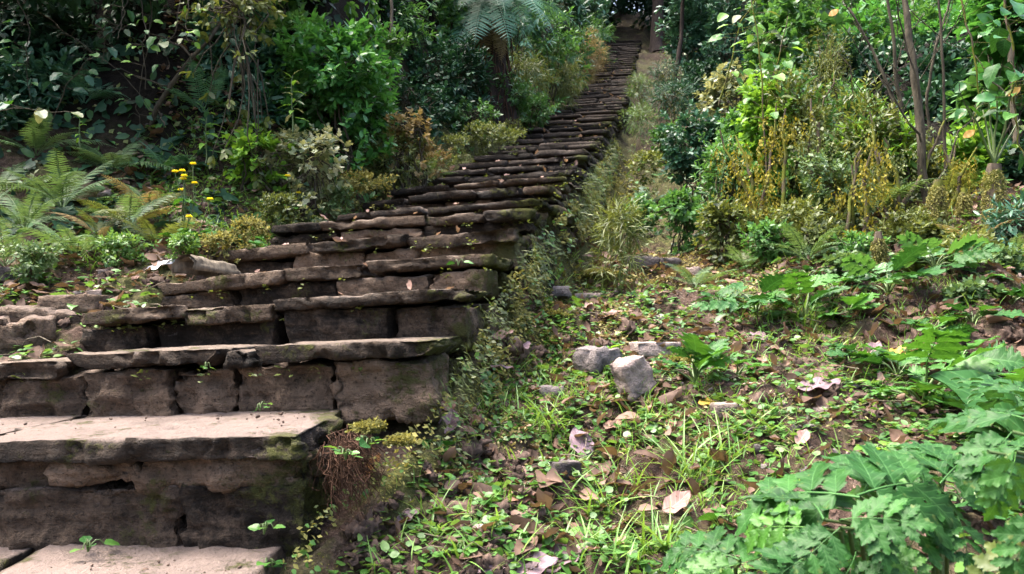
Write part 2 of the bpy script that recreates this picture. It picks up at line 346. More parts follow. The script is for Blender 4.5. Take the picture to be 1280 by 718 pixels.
def terr(x, y, detail=True):
    x = np.asarray(x, float); y = np.asarray(y, float)
    xl, xr, zl, zr = edges(y); u = x - xr; v = xl - x
    far = ss(5, 9, y)
    # right side: drop beside the stair, shelf, then the hillside rises
    drop = np.interp(y, [1.7, 2.3, 3, 6, 9, 14], [.2, .24, .34, .5, .36, .14])
    right = zr - np.interp(y, [2, 3, 5, 12, 16], [.17, .2, .24, .2, .12]) - drop * ss(-.16, np.interp(y, [2, 4, 8], [.1, .12, .22]), u) + .1 * ss(.5, 1.6, u)
    right = right + np.interp(y, [3.5, 6, 9], [.0, .22, .42]) * np.maximum(u - 1.1, 0) + .5 * ss(1.2, 3.5, u) * far
    right = right - np.interp(y, [0, 2, 3.5], [.10, .06, 0]) * np.maximum(u - .6, 0)
    # left side: shelf with soil, then the steep overgrown bank
    left = zl - .10 + np.interp(y, [2, 4, 6], [.04, .1, .2]) * np.maximum(v, 0)
    left = left + np.interp(y, [4.0, 4.6, 5.2, 6, 8, 12, 20], [0, .12, .3, .55, 1.0, 1.7, 1.9]) * ss(.05, np.interp(y, [4, 6, 8], [.6, .9, 1.5]), v) + np.interp(y, [4.2, 6, 30], [0, .5, .8]) * np.maximum(v - 1.2, 0)
    left = left + 1.9 * ss(5.2, 6.6, y + .25 * np.sin(x * 2.1)) * ss(.5, 1.5, v)
    w = np.clip((x - xl) / np.maximum(xr - xl, .01), 0, 1)
    mid = zl * (1 - w) + zr * w - np.interp(y, [0, 1.5, 2, 25.5, 26.6, 27.4], [.0, .0, .36, .36, .3, .0])
    k = np.where(u > 0, 0, np.where(v > 0, 0, ss(0, .06, np.minimum(-u, -v))))
    side = np.where(u > -(xr - xl) / 2, right, left)
    z = side * (1 - k) + mid * k
    if detail:
        p = np.stack([x, y, np.zeros_like(x)], -1)
        am = (1 - k * np.where((y > 1.9) & (y < 26.5), 1.0, 0.4))
        z = z + am * (.075 * fbm(p * 1.7, 3, 3) + .036 * fbm(p * 7, 3, 11) + .012 * fbm(p * 24, 3, 23)) * (1 + .8 * ss(4, 8, y))
    return z
def G(px, d):
    x = (px - CX) / F * d; return np.array((x, d, float(terr(np.array([x]), np.array([d]))[0])))
def hit(px, py, d0=.8, d1=34):
    ds = np.geomspace(d0, d1, 500); a = P(px, py, 1.0)
    zz = terr(a[0] * ds, ds) - a[2] * ds; i = int(np.argmax(zz > 0)) if (zz > 0).any() else len(ds) - 1
    return np.array((a[0] * ds[i], ds[i], float(terr(np.array([a[0] * ds[i]]), np.array([ds[i]]))[0])))

# ------------------------------------------------------------------ ground sheet
xs = np.unique(np.concatenate([np.linspace(-60, -9, 24), np.linspace(-9, -2.6, 60), np.linspace(-2.6, 3.2, 330), np.linspace(3.2, 10, 60), np.linspace(10, 60, 24)]))
ys = np.unique(np.concatenate([np.linspace(-8, .6, 30), np.linspace(.6, 5.2, 280), np.linspace(5.2, 12, 150), np.linspace(12, 30, 110), np.linspace(30, 90, 30)]))
X, Y = np.meshgrid(xs, ys); Z = terr(X, Y)
xl_, xr_, zl_, zr_ = edges(Y)
moss_f = np.clip(.55 * ss(.5, .0, X - xr_) * ss(1.9, 2.6, Y) * (X > xr_ - .1) + .45 * ss(4.5, 8, Y) + .25 * (X < xl_) , 0, 1)
red_f = np.clip(ss(1.3, .2, np.abs(X - xr_ - .5)) * ss(7.5, 11, Y) + ss(19, 24, Y) * ss(3, .5, np.abs(X - (xl_ + xr_) / 2)), 0, 1)
ny, nx_ = X.shape; idx = np.arange(ny * nx_).reshape(ny, nx_)
mb = MB(); mb.add(np.stack([X, Y, Z], -1).reshape(-1, 3), quads=np.stack([idx[:-1, :-1], idx[:-1, 1:], idx[1:, 1:], idx[1:, :-1]], -1).reshape(-1, 4),
                  lf=np.stack([moss_f.ravel(), red_f.ravel(), (.5 - .5 * np.clip(ss(.35, .9, xl_ - X) * ss(4.6, 5.3, Y) * ss(14, 9, Y) + ss(.8, 1.5, X - xr_) * ss(5.4, 6.2, Y) + ss(35, 37, Y), 0, 1)).ravel()], -1))  # third channel: shade painted in left hollow, behind right shrubs, beyond path top
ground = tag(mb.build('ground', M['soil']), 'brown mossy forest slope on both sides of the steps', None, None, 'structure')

# ------------------------------------------------------------------ stones
def stone_mesh(size, res, seed, rnd=.018, amp=.012, strata=.006, chip=.5, facet=1.0, flat=False):
    """a rough block; local box centred at the origin, X along the step, Y into the hill, Z up"""
    h = np.array(size) / 2.0; n = np.clip(np.ceil(np.array(size) / res).astype(int), 2, 110)
    vs_, qs = [], []; off = 0
    for ax in range(3):
        a, b = [(1, 2), (2, 0), (0, 1)][ax]
        for sgn in (-1, 1):
            ga, gb = np.linspace(-1, 1, n[a] + 1), np.linspace(-1, 1, n[b] + 1)
            A, B = np.meshgrid(ga, gb, indexing='ij'); p = np.zeros(A.shape + (3,)); p[..., a] = A; p[..., b] = B; p[..., ax] = sgn
            id_ = np.arange(A.size).reshape(A.shape) + off; off += A.size
            q = np.stack([id_[:-1, :-1], id_[1:, :-1], id_[1:, 1:], id_[:-1, 1:]], -1).reshape(-1, 4)
            qs.append(q if sgn > 0 else q[:, ::-1]); vs_.append(p.reshape(-1, 3))
    v = np.concatenate(vs_); q = np.concatenate(qs)
    key = np.round(v * 1000).astype(np.int64); _, first, inv = np.unique(key, axis=0, return_index=True, return_inverse=True)
    v = v[first]; q = inv.reshape(-1)[q]
    r_ = np.random.default_rng(seed); tw = r_.normal(0, .07, 6) * chip * 2
    p = v * h
    p[:, 0] *= 1 + tw[0] * v[:, 2] * .5 + tw[1] * v[:, 1] * .4; p[:, 2] += h[2] * (tw[2] * v[:, 0] * .7); p[:, 1] += h[1] * tw[4] * v[:, 0] * .35
    rr = min(rnd, h.min() * .8); pin = np.clip(p, -(h - rr), h - rr); d = p - pin; L = np.linalg.norm(d, axis=1, keepdims=True)
    nrm = np.where(L > 1e-6, d / np.maximum(L, 1e-6), 0); p = pin + nrm * np.minimum(L, rr)
    s = r_.uniform(0, 100, 3)
    big = fbm(p * 4.5 + s, 3, seed % 97); fine = fbm(p * 19 + s, 4, seed % 89); edge = (L[:, 0] > rr * 1.02).astype(float)
    rdg = 1 - 2 * np.abs(fbm(p * 13 + s + 3, 3, seed % 61)); disp = amp * (.75 * big + .85 * fine + .55 * rdg) * np.where(nrm[:, 2] > .7, .55, 1) - edge * amp * chip * np.maximum(0, fbm(p * 9 + s + 7, 2, 3) + .2) * 2.2
    if facet:
        wq = p + .03 * np.stack([fine, big, -fine], -1)
        disp = disp + facet * amp * (.75 * worley(wq * np.array((9, 9, 14)) + s, seed % 53) + .4 * worley(wq * np.array((24, 24, 34)) + s, seed % 47)) * np.where(nrm[:, 2] > .7, .25, 1)
    side = 1 - np.abs(nrm[:, 2]); lay = fbm(np.stack([p[:, 0] * 2.2, p[:, 1] * 2.2, p[:, 2] * 34], -1) + s, 3, seed % 83)
    p = p + nrm * (disp + strata * lay * side)[:, None] * (np.array((1.35, 1.35, .42)) if flat else 1)
    p[:, 2] += (.22 if flat else .5) * amp * fbm(np.stack([p[:, 0] * 3, p[:, 1] * 3, p[:, 0] * 0], -1) + s, 2, 9)
    return p, q

stairs = thing('stone_stairway', 'long weathered brown stone stairway climbing the forest slope', 'stairway', (-.7, 1.5, Z0))
LOWER = Z0
def put_stone(step, name, e, n, up, org, x0, x1, y0, y1, z0, z1, seed, res, mat, tilt=0, **kw):
    p, q = stone_mesh((x1 - x0, y1 - y0, z1 - z0), res, seed, **kw)
    c = np.array(((x0 + x1) / 2, (y0 + y1) / 2, (z0 + z1) / 2))
    if tilt: p = np.stack([p[:, 0], p[:, 1], p[:, 2] + p[:, 0] * tilt], -1)
    p = p + c; w = org + p[:, :1] * e + p[:, 1:2] * n + p[:, 2:3] * up
    r_ = np.random.default_rng(seed); lf = np.zeros((len(w), 3)); lf[:, 2] = r_.uniform(0, 1)
    lf[:, 0] = ss(.28, .02, kw_w - p[:, 0]) * .9 if kw_w is not None else 0
    m = MB(); m.add(w, quads=q, lf=lf); return m.build(name, mat, step)
def part_empty(name, parent, loc):
    o = bpy.data.objects.new(name, None); C.objects.link(o); o.parent = parent; o.location = tuple(np.array(loc) - np.array(parent.location)); o.empty_display_size = .05
    return o
kw_w = None
# bottom platform in front of the first riser
pf = part_empty('platform', stairs, (-1.2, 1.8, Z0))
ex, ey, ez = np.eye(3)
for k, (a, b, y0, y1) in enumerate([(-2.3, -1.28, 1.62, 2.34), (-1.25, -.60, 1.58, 2.30), (-2.3, -1.5, 1.0, 1.60), (-1.48, -.62, .98, 1.56)]):
    put_stone(pf, 'slab', ex, ey, ez, np.zeros(3), a, b, y0, y1, Z0 - .14, Z0 + (k % 2) * .006, 900 + k, .02, M['stone_dusty'], rnd=.02, amp=.007)
for i in range(len(SR)):
    R, L = SR[i], SL[i]; d = R[1]; W = np.linalg.norm(R - L); e = (R - L) / W
    n = np.array((-e[1], e[0], 0)); n /= np.linalg.norm(n); up = np.cross(e, n)
    nxt = SR[i + 1] if i + 1 < len(SR) else R + n * .45
    run = max(.3, float((nxt - R) @ n)); zprev = SR[i - 1][2] if i else Z0
    rise = R[2] - zprev
    lrise = (L[2] - (SL[i - 1][2] if i else Z0))
    rise = max(rise, lrise, .08)
    r_ = random.Random(50 + i); res = min(max(.012, .0058 * d), .055)
    step = part_empty('step', stairs, (L + R) / 2); kw_w = W
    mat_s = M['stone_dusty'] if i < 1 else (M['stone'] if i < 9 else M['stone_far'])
    t = (.055 if i == 0 else .056) if rise > .16 else max(.034, rise * .3)
    t = min(t, .065)
    # tread slabs
    cuts = [0.0]
    if i == 0: cuts = [0, W - 1.02 - .42, W - .95, W - .03]
    elif i == 1: cuts = [0, .42, .98, W - .62, W]
    elif i == 2: cuts = [0, .42, .80, W]
    elif i == 3: cuts = [0, .62, 1.0, W]
    elif i == 4: cuts = [0, .55, 1.05, W]
    else:
        while cuts[-1] < W - .42: cuts.append(cuts[-1] + (r_.uniform(.3, .62) if i < 24 else r_.uniform(.4, .75)))
        cuts[-1] = W if len(cuts) > 1 and W - cuts[-1] < .22 else cuts[-1]
        if cuts[-1] != W: cuts.append(W)
    for k in range(len(cuts) - 1):
        g = r_.uniform(.003, .012); jf = r_.uniform(-.03, .02) * (1 if i < 9 else 1.3) if i > 0 else r_.uniform(-.01, .015)
        jz = r_.uniform(-.014, .014) * (1 if i < 9 else .8) if i > 0 else r_.uniform(-.006, .004)
        th = t * r_.uniform(.75, 1.15); dep = run + .16
        put_stone(step, 'slab', e, n, up, L, cuts[k] + g, cuts[k + 1] - g + (r_.uniform(-.05, .04) if k == len(cuts) - 2 and i > 2 else 0), jf, dep, -th + jz, jz, 1000 + i * 20 + k, res, mat_s,
                  tilt=r_.uniform(-.022, .022) if i > 1 else 0, flat=True, rnd=.005, amp=.0125 if i < 12 else .008, strata=.009, chip=1.0 if i else .6, facet=1.0 if i < 12 else 0)
    # riser blocks
    hgt = rise - t + .02; x = -.02 if i else W - 1.95
    rows = [(-t - hgt, -t + .01)]
    if i == 0: rows = [(-t - hgt - .02, -t - .082), (-t - .075, -t + .004)]
    elif 4 < i < 26: hm = r_.uniform(.4, .6); rows = [(-t - hgt, -t - hgt * hm - .004), (-t - hgt * hm, -t + .006)]
    for rn, (za, zb) in enumerate(rows):
        x = (-.02 if i else W - 1.95); k = 0
        while x < W - .12:
            if i == 0 and rn == 0: wl_ = [.30, .36, .30, .62, .48][min(k, 4)]
            elif i == 0: wl_ = r_.uniform(.25, .6)
            elif i == 1: wl_ = [.2, .3, .3, .22, .34, .55][min(k, 5)]
            elif i < 9: wl_ = r_.uniform(.28, .6)
            else: wl_ = r_.uniform(.35, .7)
            x2 = min(x + wl_, W - .02)
            if W - x2 < .12: x2 = W - r_.uniform(.0, .03)
            sb = r_.uniform(.025, .07) if i < 9 else r_.uniform(.02, .06)
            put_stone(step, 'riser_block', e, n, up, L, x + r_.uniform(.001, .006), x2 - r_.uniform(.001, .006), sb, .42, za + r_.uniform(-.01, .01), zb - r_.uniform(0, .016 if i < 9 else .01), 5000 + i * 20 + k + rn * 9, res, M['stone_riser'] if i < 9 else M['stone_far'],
                      tilt=r_.uniform(-.05, .05) if i else 0, rnd=.006, amp=.014 if i < 12 else .009, strata=.009, chip=.9, facet=1.0 if i < 12 else 0)
            x = x2; k += 1
    # flank stones along the open right end
    if 0 < i < 16:
        yy = .40
        while yy < run + .25:
            y2 = yy + r_.uniform(.2, .34)
            put_stone(step, 'flank_block', e, n, up, L, W - r_.uniform(.26, .34), W - r_.uniform(.0, .04), yy, y2, -t - hgt - r_.uniform(.02, .1), -t + .004 - r_.uniform(0, .01), 7000 + i * 20 + int(yy * 10), res, M['stone'], tilt=r_.uniform(-.05, .05), rnd=.03, amp=.02)
            put_stone(step, 'flank_block', e, n, up, L, W - r_.uniform(.3, .36), W - r_.uniform(-.03, .03), yy - .06, y2 - .05, -t - hgt - .36, -t - hgt - r_.uniform(.0, .05), 8000 + i * 20 + int(yy * 10), res, M['stone'], tilt=r_.uniform(-.05, .05), rnd=.02, amp=.02)
            yy = y2
# ------------------------------------------------------------------ leaf shapes (length 1 along +Y, normal +Z)
def leaf_tpl(w=.4, n=4, peak=.4, fold=.15, curl=.2, tip=1.0, lobes=0, lobe_d=.5, wave=0.0, cols=1, seed=0, lean=.1):
    """cols columns per side; lobes > 0 cuts the margin into that many pairs of pointed lobes"""
    r_ = np.random.default_rng(seed); t = np.linspace(0, 1, n + 1)
    a = np.where(t < peak, t / peak, 1 - (t - peak) / (1 - peak)); wid = w * .5 * np.sin(np.clip(a, 0, 1) * math.pi / 2) ** (.75 * tip)
    wid = np.maximum(wid, .004)
    yo = np.zeros(n + 1)
    if lobes:
        ph = t * lobes - .15; saw = ph - np.floor(ph)
        cut = np.where(saw < .62, saw / .62, 1 - (saw - .62) / .38)
        wid = wid * (1 - lobe_d + lobe_d * cut * 1.25) * (1 + r_.normal(0, .05 if n < 50 else .0, n + 1)); yo = lean * cut * (1 - t)
        if n > 50:
            p2 = t * lobes * 4; s2 = p2 - np.floor(p2); c2 = np.where(s2 < .6, s2 / .6, (1 - s2) / .4); wid = wid * (.88 + .2 * c2)
    us = np.concatenate([-np.linspace(1, 0, cols + 1), np.linspace(0, 1, cols + 1)[1:]])
    V = np.zeros((n + 1, len(us), 3)); V[..., 0] = wid[:, None] * us[None]; V[..., 1] = t[:, None] + yo[:, None] * np.abs(us)[None]
    V[..., 2] = fold * np.abs(V[..., 0]) - curl * (t ** 2)[:, None] * .5
    if wave: V[..., 2] += wave * np.abs(us)[None] ** 1.5 * np.sin(t * 19 + us * 2 + seed)[:, ] if False else wave * (np.abs(us)[None] ** 1.5) * np.sin(t[:, None] * 17 + us[None] * 2.5 + seed)
    lf = np.zeros(V.shape); lf[..., 0] = us[None]; lf[..., 1] = t[:, None]; lf[..., 2] = .5
    c = len(us); id_ = np.arange((n + 1) * c).reshape(n + 1, c)
    q = np.stack([id_[:-1, :-1], id_[:-1, 1:], id_[1:, 1:], id_[1:, :-1]], -1).reshape(-1, 4)
    return V.reshape(-1, 3), q, lf.reshape(-1, 3)
T = dict(ovate=leaf_tpl(.5, 4, .38), lance=leaf_tpl(.26, 4, .4, curl=.35), tiny=leaf_tpl(.55, 2, .45), needle=leaf_tpl(.1, 2, .4, curl=.5), long=leaf_tpl(.17, 6, .4, curl=.7),
         round=leaf_tpl(.9, 5, .5, fold=.1, curl=.1, tip=.8), heart=leaf_tpl(.75, 5, .3, fold=.18, curl=.3), blade=leaf_tpl(.045, 5, .25, fold=.4, curl=.9), ivy=leaf_tpl(.85, 8, .35, fold=.15, curl=.2, lobes=2, lobe_d=.5, lean=.15))
def tmesh(name, tpl, mat, tint=.5):
    m = MB(); v, q, lf = tpl; lf = lf.copy(); lf[:, 2] = tint; m.add(v, quads=q, lf=lf); return m.mesh(name, mat)
def frames(d, nrm, size, roll=None, wid=None):
    d = nz(d); nrm = nz(nrm - (nrm * d).sum(-1, keepdims=True) * d); s = np.cross(d, nrm)
    R = np.stack([s, d, nrm], -1); sz = np.asarray(size).reshape(-1, 1, 1)
    R = R * sz
    if wid is not None: R[:, :, 0] *= np.asarray(wid)[:, None]
    return R
UP = np.array((0, 0, 1.0))
def sprigs(mb, tpl, cen, ax, tw, m, size, spread=1.0, droop=.25, tint=(.5, .25), r_=rng, flat=.5):
    n = len(cen); ax = nz(ax); e1 = nz(np.cross(ax, np.array((.3, .2, .9)) + r_.normal(0, .2, (n, 3)))); e2 = np.cross(ax, e1)
    k = np.tile(np.arange(m), n); ci = np.repeat(np.arange(n), m); s = (k + .5) / m
    ph = k * 2.4 + np.repeat(r_.uniform(0, 6.3, n), m) + r_.normal(0, .35, n * m)
    a = spread * (1.15 - .75 * s) + r_.normal(0, .18, n * m)
    A = ax[ci]; rad = np.cos(ph)[:, None] * e1[ci] + np.sin(ph)[:, None] * e2[ci]
    d = np.cos(a)[:, None] * A + np.sin(a)[:, None] * rad; d[:, 2] -= droop * (1 - .5 * s); d = nz(d)
    nr = A * (1 - flat) + UP * flat + r_.normal(0, .25, (n * m, 3))
    sz = size * r_.uniform(.6, 1.2, n * m) * (1.05 - .35 * s)
    tt = np.clip(np.repeat(r_.normal(tint[0], tint[1] * .8, n), m) + r_.normal(0, tint[1], n * m) + .12 * s, 0, 1)
    mb.scatter(tpl, frames(d, nr, sz), cen[ci] + A * (tw * s)[:, None], tt)
SC = {'n': 0}
def shrub(name, label, cat, px, py, d, rpx, rpz, n, tpl, size, mat, m=7, depth=.8, group=None, droop=.25, stems=5, bark='bark', tint=(.5, .22), base=None, hang=0.0, shell=.45, tw=None, part='crown', extra=None, spread=1.0, fill=.3):
    """crown of sprigs in an uneven ellipsoid round P(px, py, d), stems down to the ground below it"""
    SC['n'] += 1; r_ = np.random.default_rng(300 + SC['n'] * 13)
    c = P(px, py, d); rad = np.array((rpx * d / F, rpx * d / F * depth, rpz * d / F))
    if base is None:
        b = np.array((c[0], c[1] + .1 * rad[1], 0)); b[2] = float(terr(b[None, 0], b[None, 1])[0])
        b[2] = min(b[2], c[2])
    else: b = np.asarray(base, float)
    o = thing(name, label, cat, b, group)
    nc = max(6, n // m); dr = nz(r_.normal(0, 1, (nc, 3))); rr = r_.uniform(shell, 1, nc) ** .6
    rr = rr * (.76 + .5 * fbm(dr * 1.9 + SC['n'] * 3.1, 3, 5))
    cen = c + dr * rad * rr[:, None]
    gz = terr(cen[:, 0], cen[:, 1], False) + .03; low = r_.uniform(0, 1, nc) < fill; uu = r_.uniform(0, 1, nc); cen[:, 2] = np.where(low & (dr[:, 2] < .3), cen[:, 2] * uu + np.minimum(gz, cen[:, 2]) * (1 - uu), cen[:, 2]); cen[:, 2] = np.maximum(cen[:, 2], gz + r_.uniform(0, .06, nc))
    ax = nz(dr * .8 + UP * (.55 - hang) + r_.normal(0, .3, (nc, 3)))
    mb = MB(); sprigs(mb, tpl, cen, ax, (size * m * .16 if tw is None else tw), m, size, spread=spread, droop=droop, tint=tint, r_=r_)
    mb.build(part, mat, o)
    if stems:
        sm = MB()
        for k in range(stems):
            j = r_.integers(nc); p = curve(b + r_.normal(0, .25, 3) * rad * (1, 1, 0), c + (cen[j] - c) * .75, 8, 0, .12, r_)
            tube(sm, p, np.linspace(max(.008, rad[2] * .022), .004, 8), 5, tint=.5)
        for j in range(0, nc, max(1, nc // 45)):
            p = curve(c + (cen[j] - c) * .35 + r_.normal(0, .03, 3), cen[j], 4, 0, .1, r_); tube(sm, p, np.linspace(.005, .0025, 4), 4)
        sm.build('stem', M[bark], o)
    if extra: extra(o, c, rad, r_)
    return o

def frond_tpl(pairs=20, w=.36, droop=.55, teeth=7, pin_w=.028, seed=0, stalk=.14):
    """fern frond, length ~1 along +Y, arching down towards the tip"""
    r_ = np.random.default_rng(seed); mb = MB(); t = np.linspace(0, 1, 14)
    def pt(s): return np.stack([0 * s, s - .10 * droop * s ** 3, .30 * s - droop * s ** 2 * .85], -1)
    tube(mb, pt(t), np.linspace(.009, .002, 14), 4, tint=.75)
    pin = leaf_tpl(2 * pin_w / w * 1.1, teeth * 2, .2, fold=.15, curl=.25, lobes=teeth, lobe_d=.5, lean=.02)
    s = np.linspace(stalk, .985, pairs); base = pt(s); tan = nz(np.gradient(pt(s), axis=0)); nr = np.cross(np.array((1., 0, 0))[None], tan)
    L = w * .5 * np.sin(np.clip((s - stalk) / (1 - stalk) * .93 + .14, 0, 1) * math.pi) ** .7 * 1.1 * (1 - .25 * s) + .008
    for sg in (-1, 1):
        d = tan * .42 + np.array((sg, 0, -.12)) * 1.0 + r_.normal(0, .05, (pairs, 3))
        mb.scatter(pin, frames(d, nr + r_.normal(0, .1, (pairs, 3)), L * r_.uniform(.85, 1.1, pairs)), base, np.clip(.45 + r_.normal(0, .12, pairs), 0, 1))
    return mb
FR = {}
def frond_mesh(matk, v):
    if (matk, v) not in FR: FR[(matk, v)] = frond_tpl(26, .36 + .06 * v, .45 + .2 * v, 7, seed=v).mesh('frond', M[matk])
    return FR[(matk, v)]
def fern(label, px, d, n, length, matk='fern', group='ferns on the bank', tilt=(.35, .95), az=None, zoff=0, name='fern', cat='fern', base=None):
    SC['n'] += 1; r_ = np.random.default_rng(900 + SC['n'] * 7); b = G(px, d) if base is None else np.asarray(base, float); b[2] += zoff
    o = thing(name, label, cat, b, group)
    for k in range(n):
        a = (k / n * 2 * math.pi + r_.normal(0, .3)) if az is None else r_.uniform(*az); el = r_.uniform(*tilt)
        d_ = np.array((math.cos(a) * math.cos(el), math.sin(a) * math.cos(el), math.sin(el))); up = np.array((-math.cos(a) * math.sin(el), -math.sin(a) * math.sin(el), math.cos(el)))
        R = frames(d_[None], up[None] + r_.normal(0, .15, (1, 3)), [length * r_.uniform(.7, 1.15)])[0]
        mk = matk if isinstance(matk, str) else matk[r_.integers(len(matk))]
        inst('frond', frond_mesh(mk, int(r_.integers(3))), o, R, b + d_ * .01)
    return o

# ------------------------------------------------------------------ broad-leaved plants with every leaf its own part
BL = {}
def big_mesh(kind, matk, v):
    k = (kind, matk, v)
    if k not in BL:
        if kind == 'lobed': t = leaf_tpl(.86 + .06 * v, 84, .42, fold=.1 + .06 * v, curl=.35 + .15 * v, lobes=7, lobe_d=.34, wave=.035, cols=5, seed=v, lean=.06)
        elif kind == 'toothed': t = leaf_tpl(.55, 36, .4, fold=.2, curl=.4 + .2 * v, lobes=7, lobe_d=.28, wave=.02, cols=3, seed=v, lean=.08)
        elif kind == 'broad': t = leaf_tpl(.68, 14, .4, fold=.2, curl=.35 + .25 * v, wave=.03, cols=3, seed=v)
        elif kind == 'heart': t = leaf_tpl(.8, 12, .3, fold=.2, curl=.3 + .2 * v, wave=.02, cols=2, seed=v)
        elif kind == 'dead': t = leaf_tpl(.6, 18, .45, fold=.35 - .2 * v, curl=.35 * v - .4, wave=.04, cols=4, seed=v + 5)
        elif kind == 'compound': t = None
        else: t = leaf_tpl(.3, 10, .4, fold=.3, curl=.5 + .3 * v, wave=.02, cols=2, seed=v)
        BL[k] = compound(v, M[matk]) if kind == 'compound' else tmesh('leaf', t, M[matk], .5)
    return BL[k]
def compound(v, mat):
    r_ = np.random.default_rng(v); mb = MB(); lt = leaf_tpl(.58, 30, .4, fold=.16, curl=.4, lobes=5, lobe_d=.34, wave=.03, cols=3, seed=v, lean=.08); pr = 4
    s = np.linspace(.16, .72, pr); zc = lambda s: .1 * s - (.3 + .1 * v) * s * s
    tube(mb, np.stack([0 * np.linspace(0, .8, 8), np.linspace(0, .8, 8), zc(np.linspace(0, .8, 8))], -1), np.linspace(.008, .004, 8), 5, tint=.65)
    L = np.array([.4, .46, .42, .34]) * .95
    for sg in (-1, 1):
        d = np.stack([np.full(pr, sg * 1.0), .55 + .25 * s, -.15 + 0 * s], -1) + r_.normal(0, .08, (pr, 3)); mb.scatter(lt, frames(d, UP + r_.normal(0, .14, (pr, 3)), L * r_.uniform(.9, 1.1, pr)), np.stack([0 * s, s, zc(s)], -1), np.clip(r_.normal(.5, .12, pr), 0, 1))
    mb.scatter(lt, frames(np.array([[0, 1, -.35]]), UP[None], [.4]), np.array([[0, .7, zc(.7)]]), [.55]); return mb.mesh('leaf', mat)
def leaf_between(o, kind, matk, v, p0, p1, nrm=UP, wid=1.0, name='leaf'):
    p0 = np.asarray(p0, float); p1 = np.asarray(p1, float); d = (p1 - p0)[None]; L = np.linalg.norm(d)
    R = frames(d, np.asarray(nrm, float)[None], [L])[0]; R[:, 0] *= wid
    return inst(name, big_mesh(kind, matk, v), o, R, p0)
def rosette(name, label, cat, px, d, n, L, kind, matk, group=None, el=(.1, .8), stalk=.5, wid=1.0, base=None, az=None, height=0.0):
    """n leaves on stalks from one root"""
    SC['n'] += 1; r_ = np.random.default_rng(1900 + SC['n'] * 7); b = G(px, d) if base is None else np.asarray(base, float)
    o = thing(name, label, cat, b, group); sm = MB()
    for k in range(n):
        a = k * 2.4 + r_.normal(0, .3) if az is None else r_.uniform(*az); e = r_.uniform(*el); l = L * r_.uniform(.65, 1.15)
        hd = np.array((math.cos(a), math.sin(a), 0)); st = hd * math.cos(e + .35) + UP * math.sin(e + .35)
        p0 = b + UP * height * r_.uniform(.2, 1) + st * l * stalk * r_.uniform(.6, 1.2); dd = hd * math.cos(e) + UP * math.sin(e * .7)
        tube(sm, curve(b, p0, 5, -.02, .04, r_), np.linspace(.0045, .003, 5) * (L / .15) ** .5, 5, tint=.5)
        mk = matk if isinstance(matk, str) else matk[r_.integers(len(matk))]
        leaf_between(o, kind if isinstance(kind, str) else kind[k % len(kind)], mk, int(r_.integers(3)), p0, p0 + nz(dd) * l, UP + r_.normal(0, .25, 3), wid * r_.uniform(.85, 1.15))
    sm.build('stalk', M['stalk'], o); return o
def vine(label, pts, leaves, L, kind='broad', matk='mid', group='vines hanging in the thicket', bark='bark', rad=.0036, name='hanging_vine', cat='vine', rng_=(.15, 1.0), spread=.06):
    """a thin woody stem through the given (px, py, d) points with single leaves"""
    SC['n'] += 1; r_ = np.random.default_rng(2900 + SC['n'] * 7); K = np.array([P(*p) for p in pts])
    t = np.linspace(0, len(K) - 1, 24); p = np.stack([np.interp(t, range(len(K)), K[:, a]) for a in range(3)], -1); p += r_.normal(0, .008, p.shape)
    p[1:-1] = (p[:-2] + p[1:-1] * 2 + p[2:]) / 4
    o = thing(name, label, cat, p[0], group); sm = MB(); tube(sm, p, np.linspace(rad, rad * .45, 24), 6, rough=.15)
    for k in range(leaves):
        j = int(r_.uniform(*rng_) * 23); a = r_.uniform(0, 6.28); q0 = p[j]; q1 = q0 + np.array((math.cos(a), math.sin(a) - .5, r_.uniform(-.3, .5))) * spread
        tube(sm, curve(q0, q1, 4), .002, 4)
        dd = np.array((math.cos(a) * .8, math.sin(a) * .5 - .35, r_.uniform(-.9, .15)))
        mk = matk if isinstance(matk, str) else matk[r_.integers(len(matk))]
        leaf_between(o, kind, mk, int(r_.integers(3)), q1, q1 + nz(dd) * L * r_.uniform(.6, 1.2), UP + np.array((0, -.6, 0)) + r_.normal(0, .3, 3))
    sm.build('stem', M[bark], o); return o
